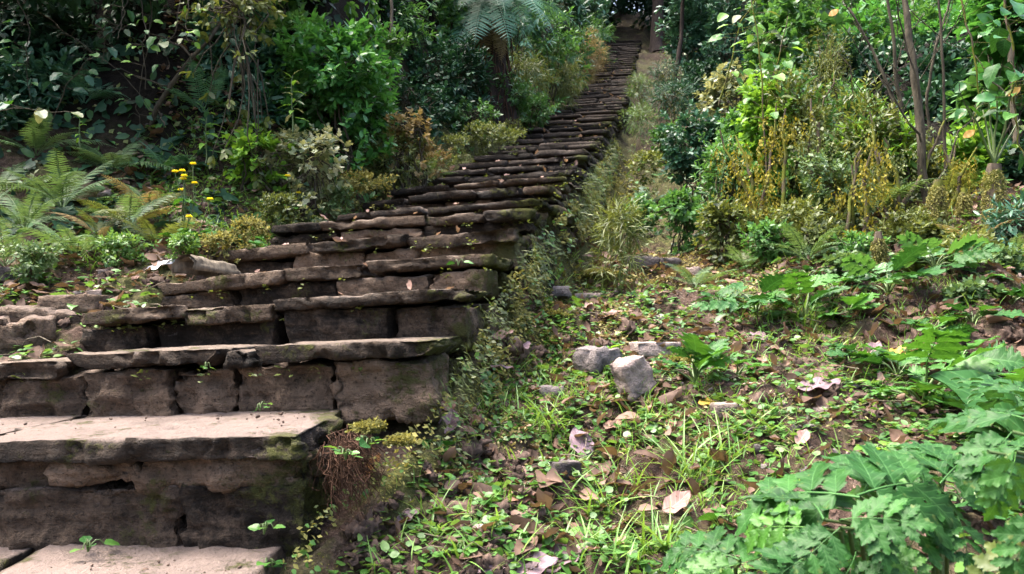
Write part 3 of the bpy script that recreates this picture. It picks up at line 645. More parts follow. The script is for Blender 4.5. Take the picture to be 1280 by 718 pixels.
# ================================================================== LEFT THICKET
DK = 'shrubs of the dark left thicket'
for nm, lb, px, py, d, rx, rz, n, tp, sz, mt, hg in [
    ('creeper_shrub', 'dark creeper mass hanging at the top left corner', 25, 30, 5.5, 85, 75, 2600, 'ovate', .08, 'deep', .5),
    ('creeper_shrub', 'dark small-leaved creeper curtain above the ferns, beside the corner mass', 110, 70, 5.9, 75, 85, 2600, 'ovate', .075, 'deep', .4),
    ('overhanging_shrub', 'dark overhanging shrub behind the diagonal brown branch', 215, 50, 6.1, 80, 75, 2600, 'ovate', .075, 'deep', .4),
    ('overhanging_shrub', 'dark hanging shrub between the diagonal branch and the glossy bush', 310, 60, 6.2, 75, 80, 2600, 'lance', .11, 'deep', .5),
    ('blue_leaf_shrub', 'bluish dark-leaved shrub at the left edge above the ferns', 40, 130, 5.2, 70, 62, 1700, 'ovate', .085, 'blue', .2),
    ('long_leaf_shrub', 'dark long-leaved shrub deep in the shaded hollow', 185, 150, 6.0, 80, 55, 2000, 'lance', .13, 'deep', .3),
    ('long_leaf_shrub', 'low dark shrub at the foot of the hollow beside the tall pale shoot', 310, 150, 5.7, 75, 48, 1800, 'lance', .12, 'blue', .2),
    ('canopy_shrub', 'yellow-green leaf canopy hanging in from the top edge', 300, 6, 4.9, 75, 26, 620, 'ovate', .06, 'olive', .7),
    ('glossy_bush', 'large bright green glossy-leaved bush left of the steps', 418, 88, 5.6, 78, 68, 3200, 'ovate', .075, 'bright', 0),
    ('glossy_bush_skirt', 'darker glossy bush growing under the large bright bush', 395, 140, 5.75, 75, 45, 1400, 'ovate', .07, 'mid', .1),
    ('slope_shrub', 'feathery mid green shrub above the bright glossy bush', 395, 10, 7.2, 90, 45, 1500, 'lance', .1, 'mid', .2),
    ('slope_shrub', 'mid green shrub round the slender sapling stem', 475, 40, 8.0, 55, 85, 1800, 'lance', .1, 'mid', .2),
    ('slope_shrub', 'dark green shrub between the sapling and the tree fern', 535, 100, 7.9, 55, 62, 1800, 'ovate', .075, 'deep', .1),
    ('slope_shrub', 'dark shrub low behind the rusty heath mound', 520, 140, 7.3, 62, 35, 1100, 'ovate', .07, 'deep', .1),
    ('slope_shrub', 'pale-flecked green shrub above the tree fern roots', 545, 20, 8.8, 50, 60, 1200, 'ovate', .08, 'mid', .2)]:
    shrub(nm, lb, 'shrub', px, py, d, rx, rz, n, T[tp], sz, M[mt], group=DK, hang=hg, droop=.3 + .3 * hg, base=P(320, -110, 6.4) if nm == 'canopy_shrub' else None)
shrub('variegated_shrub', 'low shrub with white-flecked leaves below the glossy bush', 'shrub', 385, 195, 5.05, 66, 30, 1100, T['ivy'], .05, M['pale'], group=DK, tint=(.3, .35), fill=.75, shell=.2)
shrub('yellow_leaf_shrub', 'yellowish broad-leaved scrub left of the white-flecked shrub', 'shrub', 320, 190, 4.95, 44, 28, 420, T['heart'], .06, M['fresh'], group=DK, tint=(.2, .3), fill=.75, shell=.2)
shrub('heath_mound', 'mossy yellow-brown heath mound beside the first narrow steps', 'shrub', 500, 195, 5.9, 66, 44, 4200, T['tiny'], .035, M['olive'], m=9, group='mounds along the left of the steps', tint=(.5, .3), depth=.8, fill=.8, shell=.2)
shrub('heath_mound', 'rust-brown dry crest on top of the mossy heath mound', 'shrub', 515, 165, 5.85, 36, 26, 500, T['ivy'], .05, M['dryfern'], m=6, group='mounds along the left of the steps', tint=(.6, .3))
shrub('moss_mound', 'smooth green moss mound at the stair edge below the tree fern', 'moss', 612, 168, 7.6, 46, 17, 3200, T['tiny'], .03, M['olive'], m=9, group='mounds along the left of the steps', stems=0, tint=(.62, .2), shell=.2)
shrub('moss_mound', 'yellow moss mound low beside the heath mound', 'moss', 455, 228, 5.3, 42, 16, 1500, T['tiny'], .028, M['moss'], m=9, group='mounds along the left of the steps', stems=0, tint=(.5, .3), shell=.2)

for k, (px, py, d, rx, rz, n, mt, lb) in enumerate([
    (312, 288, 4.25, 26, 12, 1300, 'moss', 'yellow moss drape at the left end of the sixth step'), (275, 305, 4.0, 22, 8, 900, 'moss', 'thin moss drape beside the curled bark'), (425, 246, 5.05, 24, 12, 1000, 'fern', 'green weed hummock at the left end of the eighth step'),
    (350, 255, 4.7, 40, 12, 1500, 'olive', 'olive moss hummock below the white-flecked shrub'), (545, 200, 6.3, 26, 12, 1000, 'dryfern', 'tan dry hummock at the edge of the narrow steps'), (570, 180, 7.0, 22, 14, 900, 'olive', 'olive hummock between the heath mound and the moss mound'),
    (640, 160, 8.6, 18, 10, 700, 'olive', 'small moss hummock at the bend of the steps'), (150, 305, 3.95, 36, 10, 1100, 'clover', 'low green weed hummock on the left shelf'), (230, 305, 3.95, 22, 10, 800, 'clover', 'weed hummock above the whitish leaf'), (40, 320, 3.7, 36, 12, 1200, 'fern', 'ferny weed hummock at the left frame edge')]):
    shrub('hummock', lb, 'moss' if 'moss' in lb else 'weed', px, py, d, rx, rz, n, T['tiny'], .028, M[mt], m=8, group='mounds along the left of the steps', stems=0, tint=(.5, .3), shell=.15, fill=.7)
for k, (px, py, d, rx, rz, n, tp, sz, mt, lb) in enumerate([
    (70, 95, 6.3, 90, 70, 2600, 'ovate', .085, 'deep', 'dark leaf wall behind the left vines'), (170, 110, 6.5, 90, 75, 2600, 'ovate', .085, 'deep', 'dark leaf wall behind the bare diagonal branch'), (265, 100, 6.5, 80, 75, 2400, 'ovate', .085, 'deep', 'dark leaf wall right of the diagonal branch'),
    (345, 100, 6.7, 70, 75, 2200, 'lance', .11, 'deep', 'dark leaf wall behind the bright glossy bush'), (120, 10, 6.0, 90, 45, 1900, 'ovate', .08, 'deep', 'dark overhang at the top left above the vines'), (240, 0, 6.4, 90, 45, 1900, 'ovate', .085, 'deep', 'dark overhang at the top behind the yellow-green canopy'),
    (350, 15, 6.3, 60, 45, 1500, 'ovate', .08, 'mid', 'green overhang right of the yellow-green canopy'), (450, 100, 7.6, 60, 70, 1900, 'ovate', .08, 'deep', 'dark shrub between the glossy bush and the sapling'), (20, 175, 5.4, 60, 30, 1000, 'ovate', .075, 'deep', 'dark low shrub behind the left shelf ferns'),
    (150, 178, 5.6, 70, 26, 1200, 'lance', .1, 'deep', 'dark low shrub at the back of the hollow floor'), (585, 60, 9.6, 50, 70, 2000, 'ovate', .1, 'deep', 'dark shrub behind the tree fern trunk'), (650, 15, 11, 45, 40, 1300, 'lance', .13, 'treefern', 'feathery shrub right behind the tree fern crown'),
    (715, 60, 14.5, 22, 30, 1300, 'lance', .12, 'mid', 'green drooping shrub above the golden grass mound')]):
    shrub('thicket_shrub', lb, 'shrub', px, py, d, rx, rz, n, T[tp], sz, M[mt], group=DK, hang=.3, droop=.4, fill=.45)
for px, py, d, rx, rz, n, mt, lb in [(30, -50, 4.9, 120, 50, 1900, 'deep', 'added deep green overhang shading the hollow above the top left corner'), (160, -55, 5.1, 120, 50, 1900, 'deep', 'added deep green overhang shading the hollow from above the vines'), (300, -60, 5.3, 110, 45, 1700, 'deep', 'added deep green overhang shading the hollow above the yellow-green canopy'), (420, -55, 6.0, 90, 50, 1500, 'mid', 'added mid green overhang shading from above the bright glossy bush')]:
    shrub('overhanging_shrub', lb, 'shrub', px, py, d, rx, rz, n, T['ovate'], .085, M[mt], group=DK, hang=.6, droop=.5, depth=1.0, fill=0, shell=.2, base=P(px, py - 20, d + 1.4))  # crowns added above the top edge to shade the hollow
# ferns and herbs in front of the hollow
for lb, px, d, n, L, mk in [
    ('grey-green fern with wide arching fronds above the left shelf', 75, 4.45, 11, .42, 'fern'), ('green fern at the left edge of the shelf', 28, 4.2, 10, .36, 'fern'),
    ('low fern drooping over the soil at the left shelf', 95, 3.95, 9, .34, 'fern'), ('half-withered tan fern beside the green shelf ferns', 160, 4.3, 11, .34, ('dryfern', 'olive', 'fern')),
    ('brown-tipped fern left of the yellow flowers', 185, 4.55, 10, .34, ('dryfern', 'fern')), ('dark green fern at the rear of the shelf', 140, 4.9, 11, .42, 'fern'),
    ('small fern tucked behind the yellow flowers', 205, 5.0, 8, .36, 'treefern'), ('pale fern at the far left below the blue shrub', -8, 4.5, 10, .42, 'fern'),
    ('yellowing fern low on the left shelf slope', 120, 4.15, 7, .26, ('olive', 'dryfern')), ('fern hanging beside the heath mound', 425, 5.6, 8, .32, 'fern'),
    ('little fern at the foot of the heath mound', 530, 6.3, 7, .28, 'fern'), ('tall fern under the blue shrub at the left', 40, 4.85, 11, .42, 'fern'), ('fern between the shelf ferns and the flowers', 195, 4.2, 9, .34, ('fern', 'olive')),
    ('shaded fern at the back of the hollow', 100, 5.2, 10, .4, 'treefern'), ('fern at the rear right of the hollow', 250, 5.3, 9, .4, 'treefern'), ('small fern low at the far left frame edge', 5, 3.85, 9, .32, 'fern')]:
    fern(lb, px, d, n, L, mk, 'ferns of the left shelf')
for lb, px, d, n, L, kd, mk, wd in [
    ('dark broad-leaved plant right of the yellow flowers', 268, 4.3, 9, .16, 'broad', ('bigleaf', 'blue'), 1.0), ('leafy low herb in front of the dark hollow', 235, 5.0, 12, .13, 'long', ('mid', 'blue'), 1.4),
    ('lance-leaved herb under the glossy bush', 300, 5.1, 12, .16, 'long', ('mid', 'blue'), 1.3), ('fresh green herb at the top of the curled bark', 222, 4.15, 8, .1, 'toothed', ('bigfresh',), 1.0),
    ('bushy herb with pale edges at the left frame edge', 18, 3.35, 14, .09, 'toothed', ('bigleaf', 'bigfresh'), 1.0), ('green toothed herb over the left rocks', 62, 3.3, 14, .08, 'toothed', ('bigleaf', 'clover'), 1.0),
    ('pale crinkled herb beside the left rock outcrop', 98, 3.5, 14, .08, 'toothed', ('pale', 'clover'), 1.0), ('small herb below the first ferns', 45, 3.75, 10, .08, 'broad', ('clover',), 1.0),
    ('strap-leaved clump right of the dark broad-leaved plant', 290, 4.45, 12, .17, 'long', ('bright',), .8), ('grey-leaved herb by the yellow flower stems', 215, 4.35, 10, .09, 'broad', ('blue', 'pale'), 1.0)]:
    rosette('leafy_herb', lb, 'herb', px, d, n, L, kd, mk, 'herbs of the left shelf', wid=wd)
def flowers(label, px, py, d, n):
    b = G(px, d); o = thing('yellow_flower_plant', label, 'flower', b, 'yellow flowers'); r_ = np.random.default_rng(px); sm = MB(); c = P(px, py, d)
    for k in range(n):
        e = c + r_.normal(0, .035, 3) + UP * .02; tube(sm, curve(b, e, 6, 0, .06, r_), .0025, 4)
        mb = MB(); 
        for ly in range(2):
            a = np.arange(7) / 7 * 6.283 + ly * .4; dd = np.stack([np.cos(a), np.sin(a) * .6 - .3, np.full(7, .35 + ly * .5)], -1)
            mb.scatter(T['round'], frames(dd, UP[None] + 0 * dd, np.full(7, .021)), np.repeat(e[None], 7, 0), r_.uniform(.3, 1, 7))
        mb.build('flower_head', M['yellow'], o)
    for k in range(6):
        a = r_.uniform(0, 6.3); q = b * .4 + c * .6 + r_.normal(0, .02, 3); leaf_between(o, 'broad', 'bigfresh', k % 3, q, q + np.array((math.cos(a), math.sin(a), -.1)) * .07)
    sm.build('stem', M['stalk'], o)
flowers('tall stems with a cluster of yellow flowers on the left shelf', 230, 222, 4.25, 7)
flowers('small yellow flower low beside the dark broad-leaved plant', 235, 268, 4.1, 2)
flowers('tiny yellow flowers under the white-flecked shrub', 368, 236, 4.9, 2)
# vines, bare branches and pale shoots in front of the dark hollow
GV = 'vines hanging in the thicket'
tb = thing('bare_branch', 'thick brown bare branch leaning diagonally across the dark hollow', 'branch', P(186, 168, 5.2), GV); sm = MB()
K = np.array([P(186, 168, 5.2), P(196, 135, 5.15), P(213, 108, 5.1), P(240, 72, 5.1), P(262, 50, 5.15), P(275, 30, 5.2), P(290, -10, 5.3)])
tube(sm, K, np.linspace(.017, .009, 7), 7, rough=.2)
tube(sm, curve(K[3], P(233, 95, 5.0), 6, 0, .1), .005, 5); tube(sm, curve(K[3], P(178, 42, 5.2), 6, -.03, .1), np.linspace(.008, .003, 6), 5); tube(sm, curve(K[2], P(150, 85, 5.1), 6, .02, .1), np.linspace(.007, .003, 6), 5)
tube(sm, curve(K[1], P(206, 158, 5.0), 6, .02, .1), .004, 5); tube(sm, curve(K[4], P(268, 100, 5.1), 8, .03, .06), .004, 5)
sm.build('wood', M['bark'], tb)
for lb, pts, n, L, mk in [
    ('vine with broad pale leaves hanging left of the diagonal branch', [(160, -5, 5), (150, 30, 4.95), (135, 42, 4.9), (125, 75, 4.9)], 9, .085, ('mid', 'pale', 'blue')),
    ('vine carrying two whitish leaves in the middle of the thicket', [(225, -5, 5.0), (222, 40, 4.95), (205, 60, 4.9), (212, 85, 4.9)], 9, .08, ('pale', 'blue', 'mid')),
    ('leaning vine stem with blue-green leaves above the ferns', [(60, 160, 4.9), (85, 105, 4.85), (110, 75, 4.8), (128, 70, 4.8)], 10, .095, ('blue', 'mid')),
    ('thin vine dangling at the far left with small leaves', [(20, -5, 4.9), (38, 40, 4.8), (30, 90, 4.8), (40, 130, 4.8)], 12, .075, ('blue', 'mid')),
    ('vine with heart leaves at the left edge near the ferns', [(-20, 140, 4.5), (20, 135, 4.5), (60, 138, 4.5), (95, 140, 4.5)], 8, .085, ('blue', 'bigfresh', 'pale')),
    ('bare twig dropping straight from the top edge', [(152, -5, 4.8), (155, 15, 4.75), (148, 50, 4.7)], 2, .05, ('mid',)),
    ('long vine sagging from the top to the hollow', [(190, -5, 5.2), (186, 60, 5.1), (170, 130, 5.1), (175, 160, 5.1)], 8, .06, ('mid', 'blue')),
    ('dark vine arc crossing the left thicket', [(50, 15, 5.2), (100, 55, 5.1), (150, 90, 5.0), (190, 140, 5.0)], 8, .07, ('blue', 'mid')),
    ('leafy vine trailing beside the glossy bush', [(320, 30, 5.3), (318, 70, 5.2), (300, 95, 5.1), (285, 120, 5.1)], 10, .07, ('blue', 'deep')),
    ('hanging twig with yellow-green leaves near the top edge', [(238, -5, 4.8), (232, 30, 4.75), (236, 55, 4.7)], 9, .06, ('fresh', 'olive')),
    ('vine with lime leaves under the top canopy', [(175, -5, 4.9), (182, 40, 4.85), (180, 60, 4.8), (184, 110, 4.8)], 10, .055, ('fresh', 'mid')),
    ('twig with drooping narrow leaves right of the diagonal branch', [(285, 20, 5.0), (280, 60, 4.95), (268, 100, 4.95)], 8, .07, ('blue', 'deep'))]:
    vine(lb, pts, n, L, 'broad', mk, GV)
def shoot(label, px, py0, py1, d, n, L, mk, kind='long', bark='stalk', group='upright leafy shoots', wid=1.1, lean=0):
    SC['n'] += 1; r_ = np.random.default_rng(4000 + SC['n']); a, b = P(px, py0, d), P(px + lean, py1, d); o = thing('leafy_shoot', label, 'shoot', a, group); sm = MB(); p = curve(a, b, 10, 0, .04, r_)
    tube(sm, p, np.linspace(.006, .003, 10), 5); sm.build('stem', M[bark], o)
    for k in range(n):
        f = .25 + .75 * k / max(1, n - 1); q = a * (1 - f) + b * f; an = k * 2.4; e = .1 + .9 * f ** 3
        dd = np.array((math.cos(an) * math.cos(e), math.sin(an) * math.cos(e), math.sin(e) - .1))
        leaf_between(o, kind, mk if isinstance(mk, str) else mk[k % len(mk)], k % 3, q, q + nz(dd) * L * (1.1 - .4 * f), UP + np.array((0, -.3, 0)), wid)
    return o
shoot('tall pale green shoot rising right of the dark hollow', 366, 165, 95, 4.95, 14, .1, ('fresh', 'pale'))
shoot('narrow-leaved shoot standing in the hollow', 257, 205, 140, 5.0, 13, .13, ('mid', 'blue', 'fresh'))
shoot('short upright shoot beside the fern crowns', 100, 185, 150, 4.8, 8, .07, ('fresh',))
# slender sapling and tree fern
sp = thing('sapling', 'slender bare sapling stem in front of the left slope', 'tree', G(486, 6.9)); sm = MB()
tube(sm, np.array([G(486, 6.9), P(486, 110, 6.9), P(488, 60, 6.9), P(490, 10, 6.9), P(484, -60, 6.95)]), [.02, .018, .016, .014, .012], 7, rough=.15); sm.build('trunk', M['barkpale'], sp)
tfb = P(628, 118, 9.3); tfb[2] = float(terr(tfb[None, 0], tfb[None, 1])[0]) - .1; tft = P(612, -4, 9.2)
tf = thing('tree_fern', 'tall tree fern with shaggy brown trunk and long arching fronds', 'tree fern', tfb); sm = MB()
tube(sm, np.array([tfb, tfb * .6 + tft * .4, tfb * .25 + tft * .75, tft]), [.2, .15, .13, .12], 14, rough=.25); sm.build('trunk', M['barkdark'], tf)
r_ = np.random.default_rng(5)
sm = MB()
for k in range(70):
    a = r_.uniform(0, 6.3); s = r_.uniform(.1, 1); q = tfb * (1 - s) + tft * s + np.array((math.cos(a), math.sin(a), 0)) * .125
    tube(sm, curve(q, q + np.array((math.cos(a) * .12, math.sin(a) * .12, -r_.uniform(.3, .9))), 5, 0, .1, r_), np.linspace(.012, .004, 5), 4, tint=r_.uniform(0, 1))
sm.build('trunk_root', M['root'], tf)
for k, (a, el, L) in enumerate([(-1.9, -.25, 1.05), (-1.35, -.3, 1.0), (-.9, -.15, 1.1), (-.3, .0, 1.1), (-2.4, -.2, 1.05), (-2.9, .0, 1.1), (3.0, .45, 1.3), (.3, .5, 1.3), (1.2, .5, 1.2), (2.1, .5, 1.3), (-1.6, .5, 1.3), (-.6, -.25, 1.1), (-2.6, -.3, 1.0), (-.05, -.15, 1.2)]):
    d_ = np.array((math.cos(a) * math.cos(el), math.sin(a) * math.cos(el), math.sin(el))); up = np.array((-math.cos(a) * math.sin(el), -math.sin(a) * math.sin(el), math.cos(el)))
    inst('frond', frond_mesh('treefern', k % 3), tf, frames(d_[None], up[None], [L])[0], tft + d_ * .05)
for k, (tx, ty, td) in enumerate([(574, 74, 8.7), (552, 40, 8.8), (596, 64, 8.6), (632, 62, 8.6), (655, 40, 8.7), (676, 20, 8.9), (540, 10, 9.0), (644, 12, 8.6), (580, 22, 8.6)]):
    o0 = tft + UP * .08; e_ = P(tx, ty, td) - o0; L = np.linalg.norm(e_); up = np.array((e_[0] * .4, -.8, .6 + .3 * abs(e_[0])))
    inst('frond', frond_mesh('treefern', 0), tf, frames((e_ / L + UP * .22)[None], up[None], [L * 1.1])[0], o0)
for k in range(5):
    a = -2.6 + k * .55; d_ = np.array((math.cos(a) * .35, math.sin(a) * .35, -.93)); inst('dead_frond', frond_mesh('dryfern', k % 3), tf, frames(d_[None], np.array((math.cos(a), math.sin(a), .3))[None], [.8])[0], tft - UP * .05 + d_ * .1)
# bank between the tree fern and the steps, up to the forest edge
BK = 'plants on the bank left of the upper steps'
for nm, lb, px, py, d, rx, rz, n, tp, sz, mt, tn in [
    ('bank_shrub', 'green shrub right of the tree fern trunk', 680, 50, 11.5, 45, 45, 1500, 'lance', .13, 'mid', .5), ('bank_shrub', 'blue-green shrub at the top above the left bank', 700, 8, 14, 50, 40, 1300, 'lance', .16, 'blue', .5),
    ('bank_shrub', 'dark leafy shrub at the forest edge left of the path top', 738, 18, 21, 26, 32, 1000, 'ovate', .15, 'blue', .4), ('bank_shrub', 'small-leaved green shrub low against the steps', 668, 138, 9.9, 30, 24, 1300, 'tiny', .06, 'mid', .5),
    ('bank_shrub', 'leafy green tuft on the bank under the tree fern', 640, 122, 9.2, 36, 24, 1200, 'tiny', .06, 'mid', .5), ('grassy_mound', 'olive grass mound bulging over the left of the steps', 700, 100, 12.0, 26, 34, 2600, 'needle', .13, 'olive', .55),
    ('grassy_mound', 'golden dry grass mound beside the upper steps', 736, 72, 17.5, 17, 30, 2200, 'needle', .16, 'dryfern', .7), ('grassy_mound', 'dull green grass tussock above the moss mound', 655, 95, 10.2, 34, 26, 1700, 'needle', .12, 'olive', .4),
    ('bank_shrub', 'dark dry brush hanging by the tree fern roots', 580, 95, 8.3, 28, 50, 1300, 'lance', .1, 'deep', .35), ('bank_shrub', 'low green brush behind the moss mound', 590, 145, 7.9, 40, 16, 800, 'tiny', .05, 'mid', .4),
    ('grassy_mound', 'dark grass hanging over the path where the forest begins', 745, 45, 20, 12, 20, 1000, 'needle', .2, 'mid', .35)]:
    shrub(nm, lb, 'shrub' if 'shrub' in nm else 'grass mound', px, py, d, rx, rz, n, T[tp], sz, M[mt], group=BK, tint=(tn, .22), hang=.5 if tp == 'needle' else .1, droop=.6 if tp == 'needle' else .25, stems=0 if tp == 'needle' else 5, shell=.25, m=9)

# ================================================================== FOREST AT THE TOP
def tree(label, px, d, h, r0, lean=(0, 0), bark='bark', crown=None, group='trees', nb=5, roots=0, zb=0, name='tree'):
    SC['n'] += 1; r_ = np.random.default_rng(6000 + SC['n']); b = G(px, d); b[2] += zb - .05; o = thing(name, label, 'tree', b, group); top = b + np.array((lean[0], lean[1], h)); sm = MB(); p = curve(b, top, 14, 0, .045, r_)
    rr = r0 * (1 - .55 * np.linspace(0, 1, 14)); rr[0] *= 1.5; tube(sm, p, rr, 10, rough=.16); sm.build('trunk', M[bark], o)
    for k in range(nb):
        j = int(r_.integers(5, 13)); a = r_.uniform(0, 6.3); e = p[j] + np.array((math.cos(a), math.sin(a), r_.uniform(.5, 1.3))) * h * r_.uniform(.12, .25); bm = MB(); q = curve(p[j], e, 7, 0, .08, r_)
        tube(bm, q, np.linspace(rr[j] * .45, rr[j] * .15, 7), 6)
        for s in range(3): tube(bm, curve(q[3 + s], q[3 + s] + r_.normal(0, .08, 3) * h * .6 + UP * .05 * h, 5, 0, .1, r_), np.linspace(rr[j] * .14, .003, 5), 4)
        bm.build('branch', M[bark], o)
    for k in range(roots):
        a = k / max(1, roots) * 6.28; e = b + np.array((math.cos(a), math.sin(a), 0)) * r0 * 5; e[2] = float(terr(e[None, 0], e[None, 1])[0]); rm = MB(); tube(rm, curve(b + UP * r0, e, 6, .02, .1, r_), np.linspace(r0 * .5, r0 * .15, 6), 6); rm.build('root', M[bark], o)
    if crown:
        n, tpl, sz, mt, rad, zc = crown; mb = MB(); nc = n // 8; dr = nz(r_.normal(0, 1, (nc, 3))); rr_ = r_.uniform(.3, 1, nc) ** .6 * (.78 + .4 * fbm(dr * 1.7 + px, 2, 3))
        c = b + np.array((lean[0], lean[1], h)) * zc; cen = c + dr * np.array(rad) * rr_[:, None]
        sprigs(mb, T[tpl], cen, dr + UP * .3, sz * 1.2, 8, sz, droop=.35, r_=r_); mb.build('crown', M[mt], o)
    return o
FT = 'trees at the forest edge'
tree('tree with forked roots at the right of the path top', 824, 25.5, 6, .2, (.2, .3), 'barkdark', (2600, 'ovate', .22, 'deep', (2.2, 1.8, 1.3), .62), FT, 4, 5)
tree('dark forest tree left of the path opening', 742, 27, 6, .22, (-.2, 0), 'barkdark', (3000, 'ovate', .24, 'deep', (2.0, 2, 2.0), .4), FT, 4)
tree('forest tree whose dark crown closes the path opening', 744, 36, 7, .25, (0, -.5), 'barkdark', (5200, 'ovate', .3, 'deep', (4.2, 2.8, 3.4), .5), FT, 4)
tree('forest tree standing behind the forked-root tree', 850, 29, 7, .22, (.3, 0), 'barkdark', (3600, 'ovate', .26, 'deep', (3.0, 2.4, 3.0), .4), FT, 4)
tree('forest tree far behind the left bank', 700, 31, 8, .25, (0, 0), 'barkdark', (3600, 'ovate', .28, 'deep', (3.4, 2.4, 3.4), .45), FT, 3)
tree('thin pale-barked tree in the middle of the blue-green grove', 905, 14.5, 4.2, .06, (.2, 0), 'barkpale', (1500, 'tiny', .12, 'blue', (.8, .7, 1.0), .85), FT, 4)
tree('leaning thin tree beside the dirt slope', 845, 14, 3.2, .05, (.35, 0), 'barkdark', (1400, 'tiny', .12, 'blue', (.7, .6, .8), .8), FT, 4)
tree('thin grey tree at the right of the blue-green grove', 932, 13.5, 4, .05, (0, 0), 'barkpale', (1200, 'ovate', .1, 'mid', (.8, .6, .9), .85), FT, 4)
RB = 'shrubs on the slope right of the steps'
for nm, lb, px, py, d, rx, rz, n, tp, sz, mt, tn in [
    ('blue_green_shrub', 'tall blue-green shrub leaning over the dirt slope', 862, 40, 14.5, 34, 52, 2600, 'tiny', .13, 'blue', .55), ('blue_green_shrub', 'pale blue-green shrub right of the tall leaning one', 915, 40, 13.5, 36, 60, 2400, 'tiny', .12, 'blue', .6),
    ('low_shrub', 'flat dark shrub spreading over the dirt slope', 838, 122, 11, 36, 16, 1500, 'needle', .12, 'deep', .7), ('low_shrub', 'small dark ferny shrub above the flat spreading one', 835, 97, 12.5, 25, 13, 900, 'needle', .12, 'deep', .7),
    ('low_shrub', 'olive brush along the edge of the upper steps', 800, 110, 12.8, 14, 14, 900, 'needle', .1, 'fern', .5), ('low_shrub', 'dark shrub filling the shade under the grove', 885, 105, 13, 36, 28, 1500, 'ovate', .1, 'deep', .4),
    ('flecked_shrub', 'dark glossy shrub with white flecks at the gully', 873, 185, 7.6, 42, 48, 2300, 'ivy', .065, 'blue', .5), ('flecked_shrub', 'pale speckled shrub above the dark glossy one', 912, 130, 9, 42, 42, 2000, 'ivy', .075, 'pale', .3),
    ('flecked_shrub', 'green shrub at the right of the white-flecked shrub', 920, 190, 7.2, 38, 60, 1900, 'ovate', .075, 'mid', .55), ('low_shrub', 'small dark green shrub at the gully head', 835, 175, 9.3, 20, 20, 800, 'ivy', .06, 'mid', .4),
    ('tangled_shrub', 'grey lacy shrub of fine mossy twigs', 1032, 95, 6.3, 38, 75, 2200, 'needle', .055, 'olive', .6), ('broad_leaf_shrub', 'green shrub with wide leaves behind the lacy twigs', 990, 55, 8.6, 60, 65, 1800, 'heart', .11, 'mid', .6),
    ('long_leaf_shrub', 'bright long-leaved shrub between the two golden moss columns', 1005, 185, 6.3, 40, 62, 1300, 'lance', .13, 'mid', .65), ('long_leaf_shrub', 'yellow-green long-leaved shrub left of the thin tree trunk', 1095, 195, 6.0, 48, 45, 1300, 'lance', .12, 'fresh', .3),
    ('background_shrub', 'bright green shrub far back between the thin trunks', 1095, 60, 9.6, 65, 75, 2300, 'ovate', .12, 'bright', .5), ('background_shrub', 'shaded shrub behind the thin tree trunk', 1120, 140, 8.6, 60, 55, 1900, 'ovate', .1, 'deep', .5),
    ('background_shrub', 'light green layered shrub right of the trunks', 1205, 95, 8.8, 70, 60, 2800, 'tiny', .11, 'bright', .6), ('background_shrub', 'fresh green shrub at the top edge right of the trunks', 1200, 15, 10, 80, 55, 2300, 'ovate', .12, 'bright', .6),
    ('broad_leaf_shrub', 'big-leaved green shrub at the top right corner', 1262, 40, 6.2, 45, 55, 520, 'heart', .16, 'bright', .5), ('broad_leaf_shrub', 'dark broad-leaved shrub at the right edge', 1255, 150, 6.6, 52, 60, 900, 'heart', .13, 'mid', .4),
    ('background_shrub', 'dark green shrub behind the right stumps', 1195, 190, 7.3, 55, 48, 1500, 'heart', .1, 'deep', .5), ('background_shrub', 'dark undergrowth shrub behind the golden moss', 1040, 200, 7.2, 70, 60, 1700, 'ovate', .09, 'deep', .5),
    ('background_shrub', 'leafy shrub in the gap left of the lacy twigs', 975, 130, 8.2, 42, 50, 1500, 'ovate', .09, 'mid', .4), ('background_shrub', 'green shrub at the top edge left of the trunks', 1040, 0, 10.5, 70, 45, 1600, 'ovate', .12, 'mid', .6),
    ('low_shrub', 'grey-leaved herb bank at the right edge below the stump', 1268, 285, 4.9, 34, 30, 600, 'lance', .08, 'blue', .7), ('background_shrub', 'dark shrub low at the right frame edge', 1275, 215, 6.0, 40, 40, 900, 'ivy', .07, 'deep', .5)]:
    shrub(nm, lb, 'shrub', px, py, d, rx, rz, n, T[tp], sz, M[mt], group=RB, tint=(tn, .24), bark='barkmoss' if tp == 'needle' else 'bark', stems=9 if 'tangled' in nm else 5)
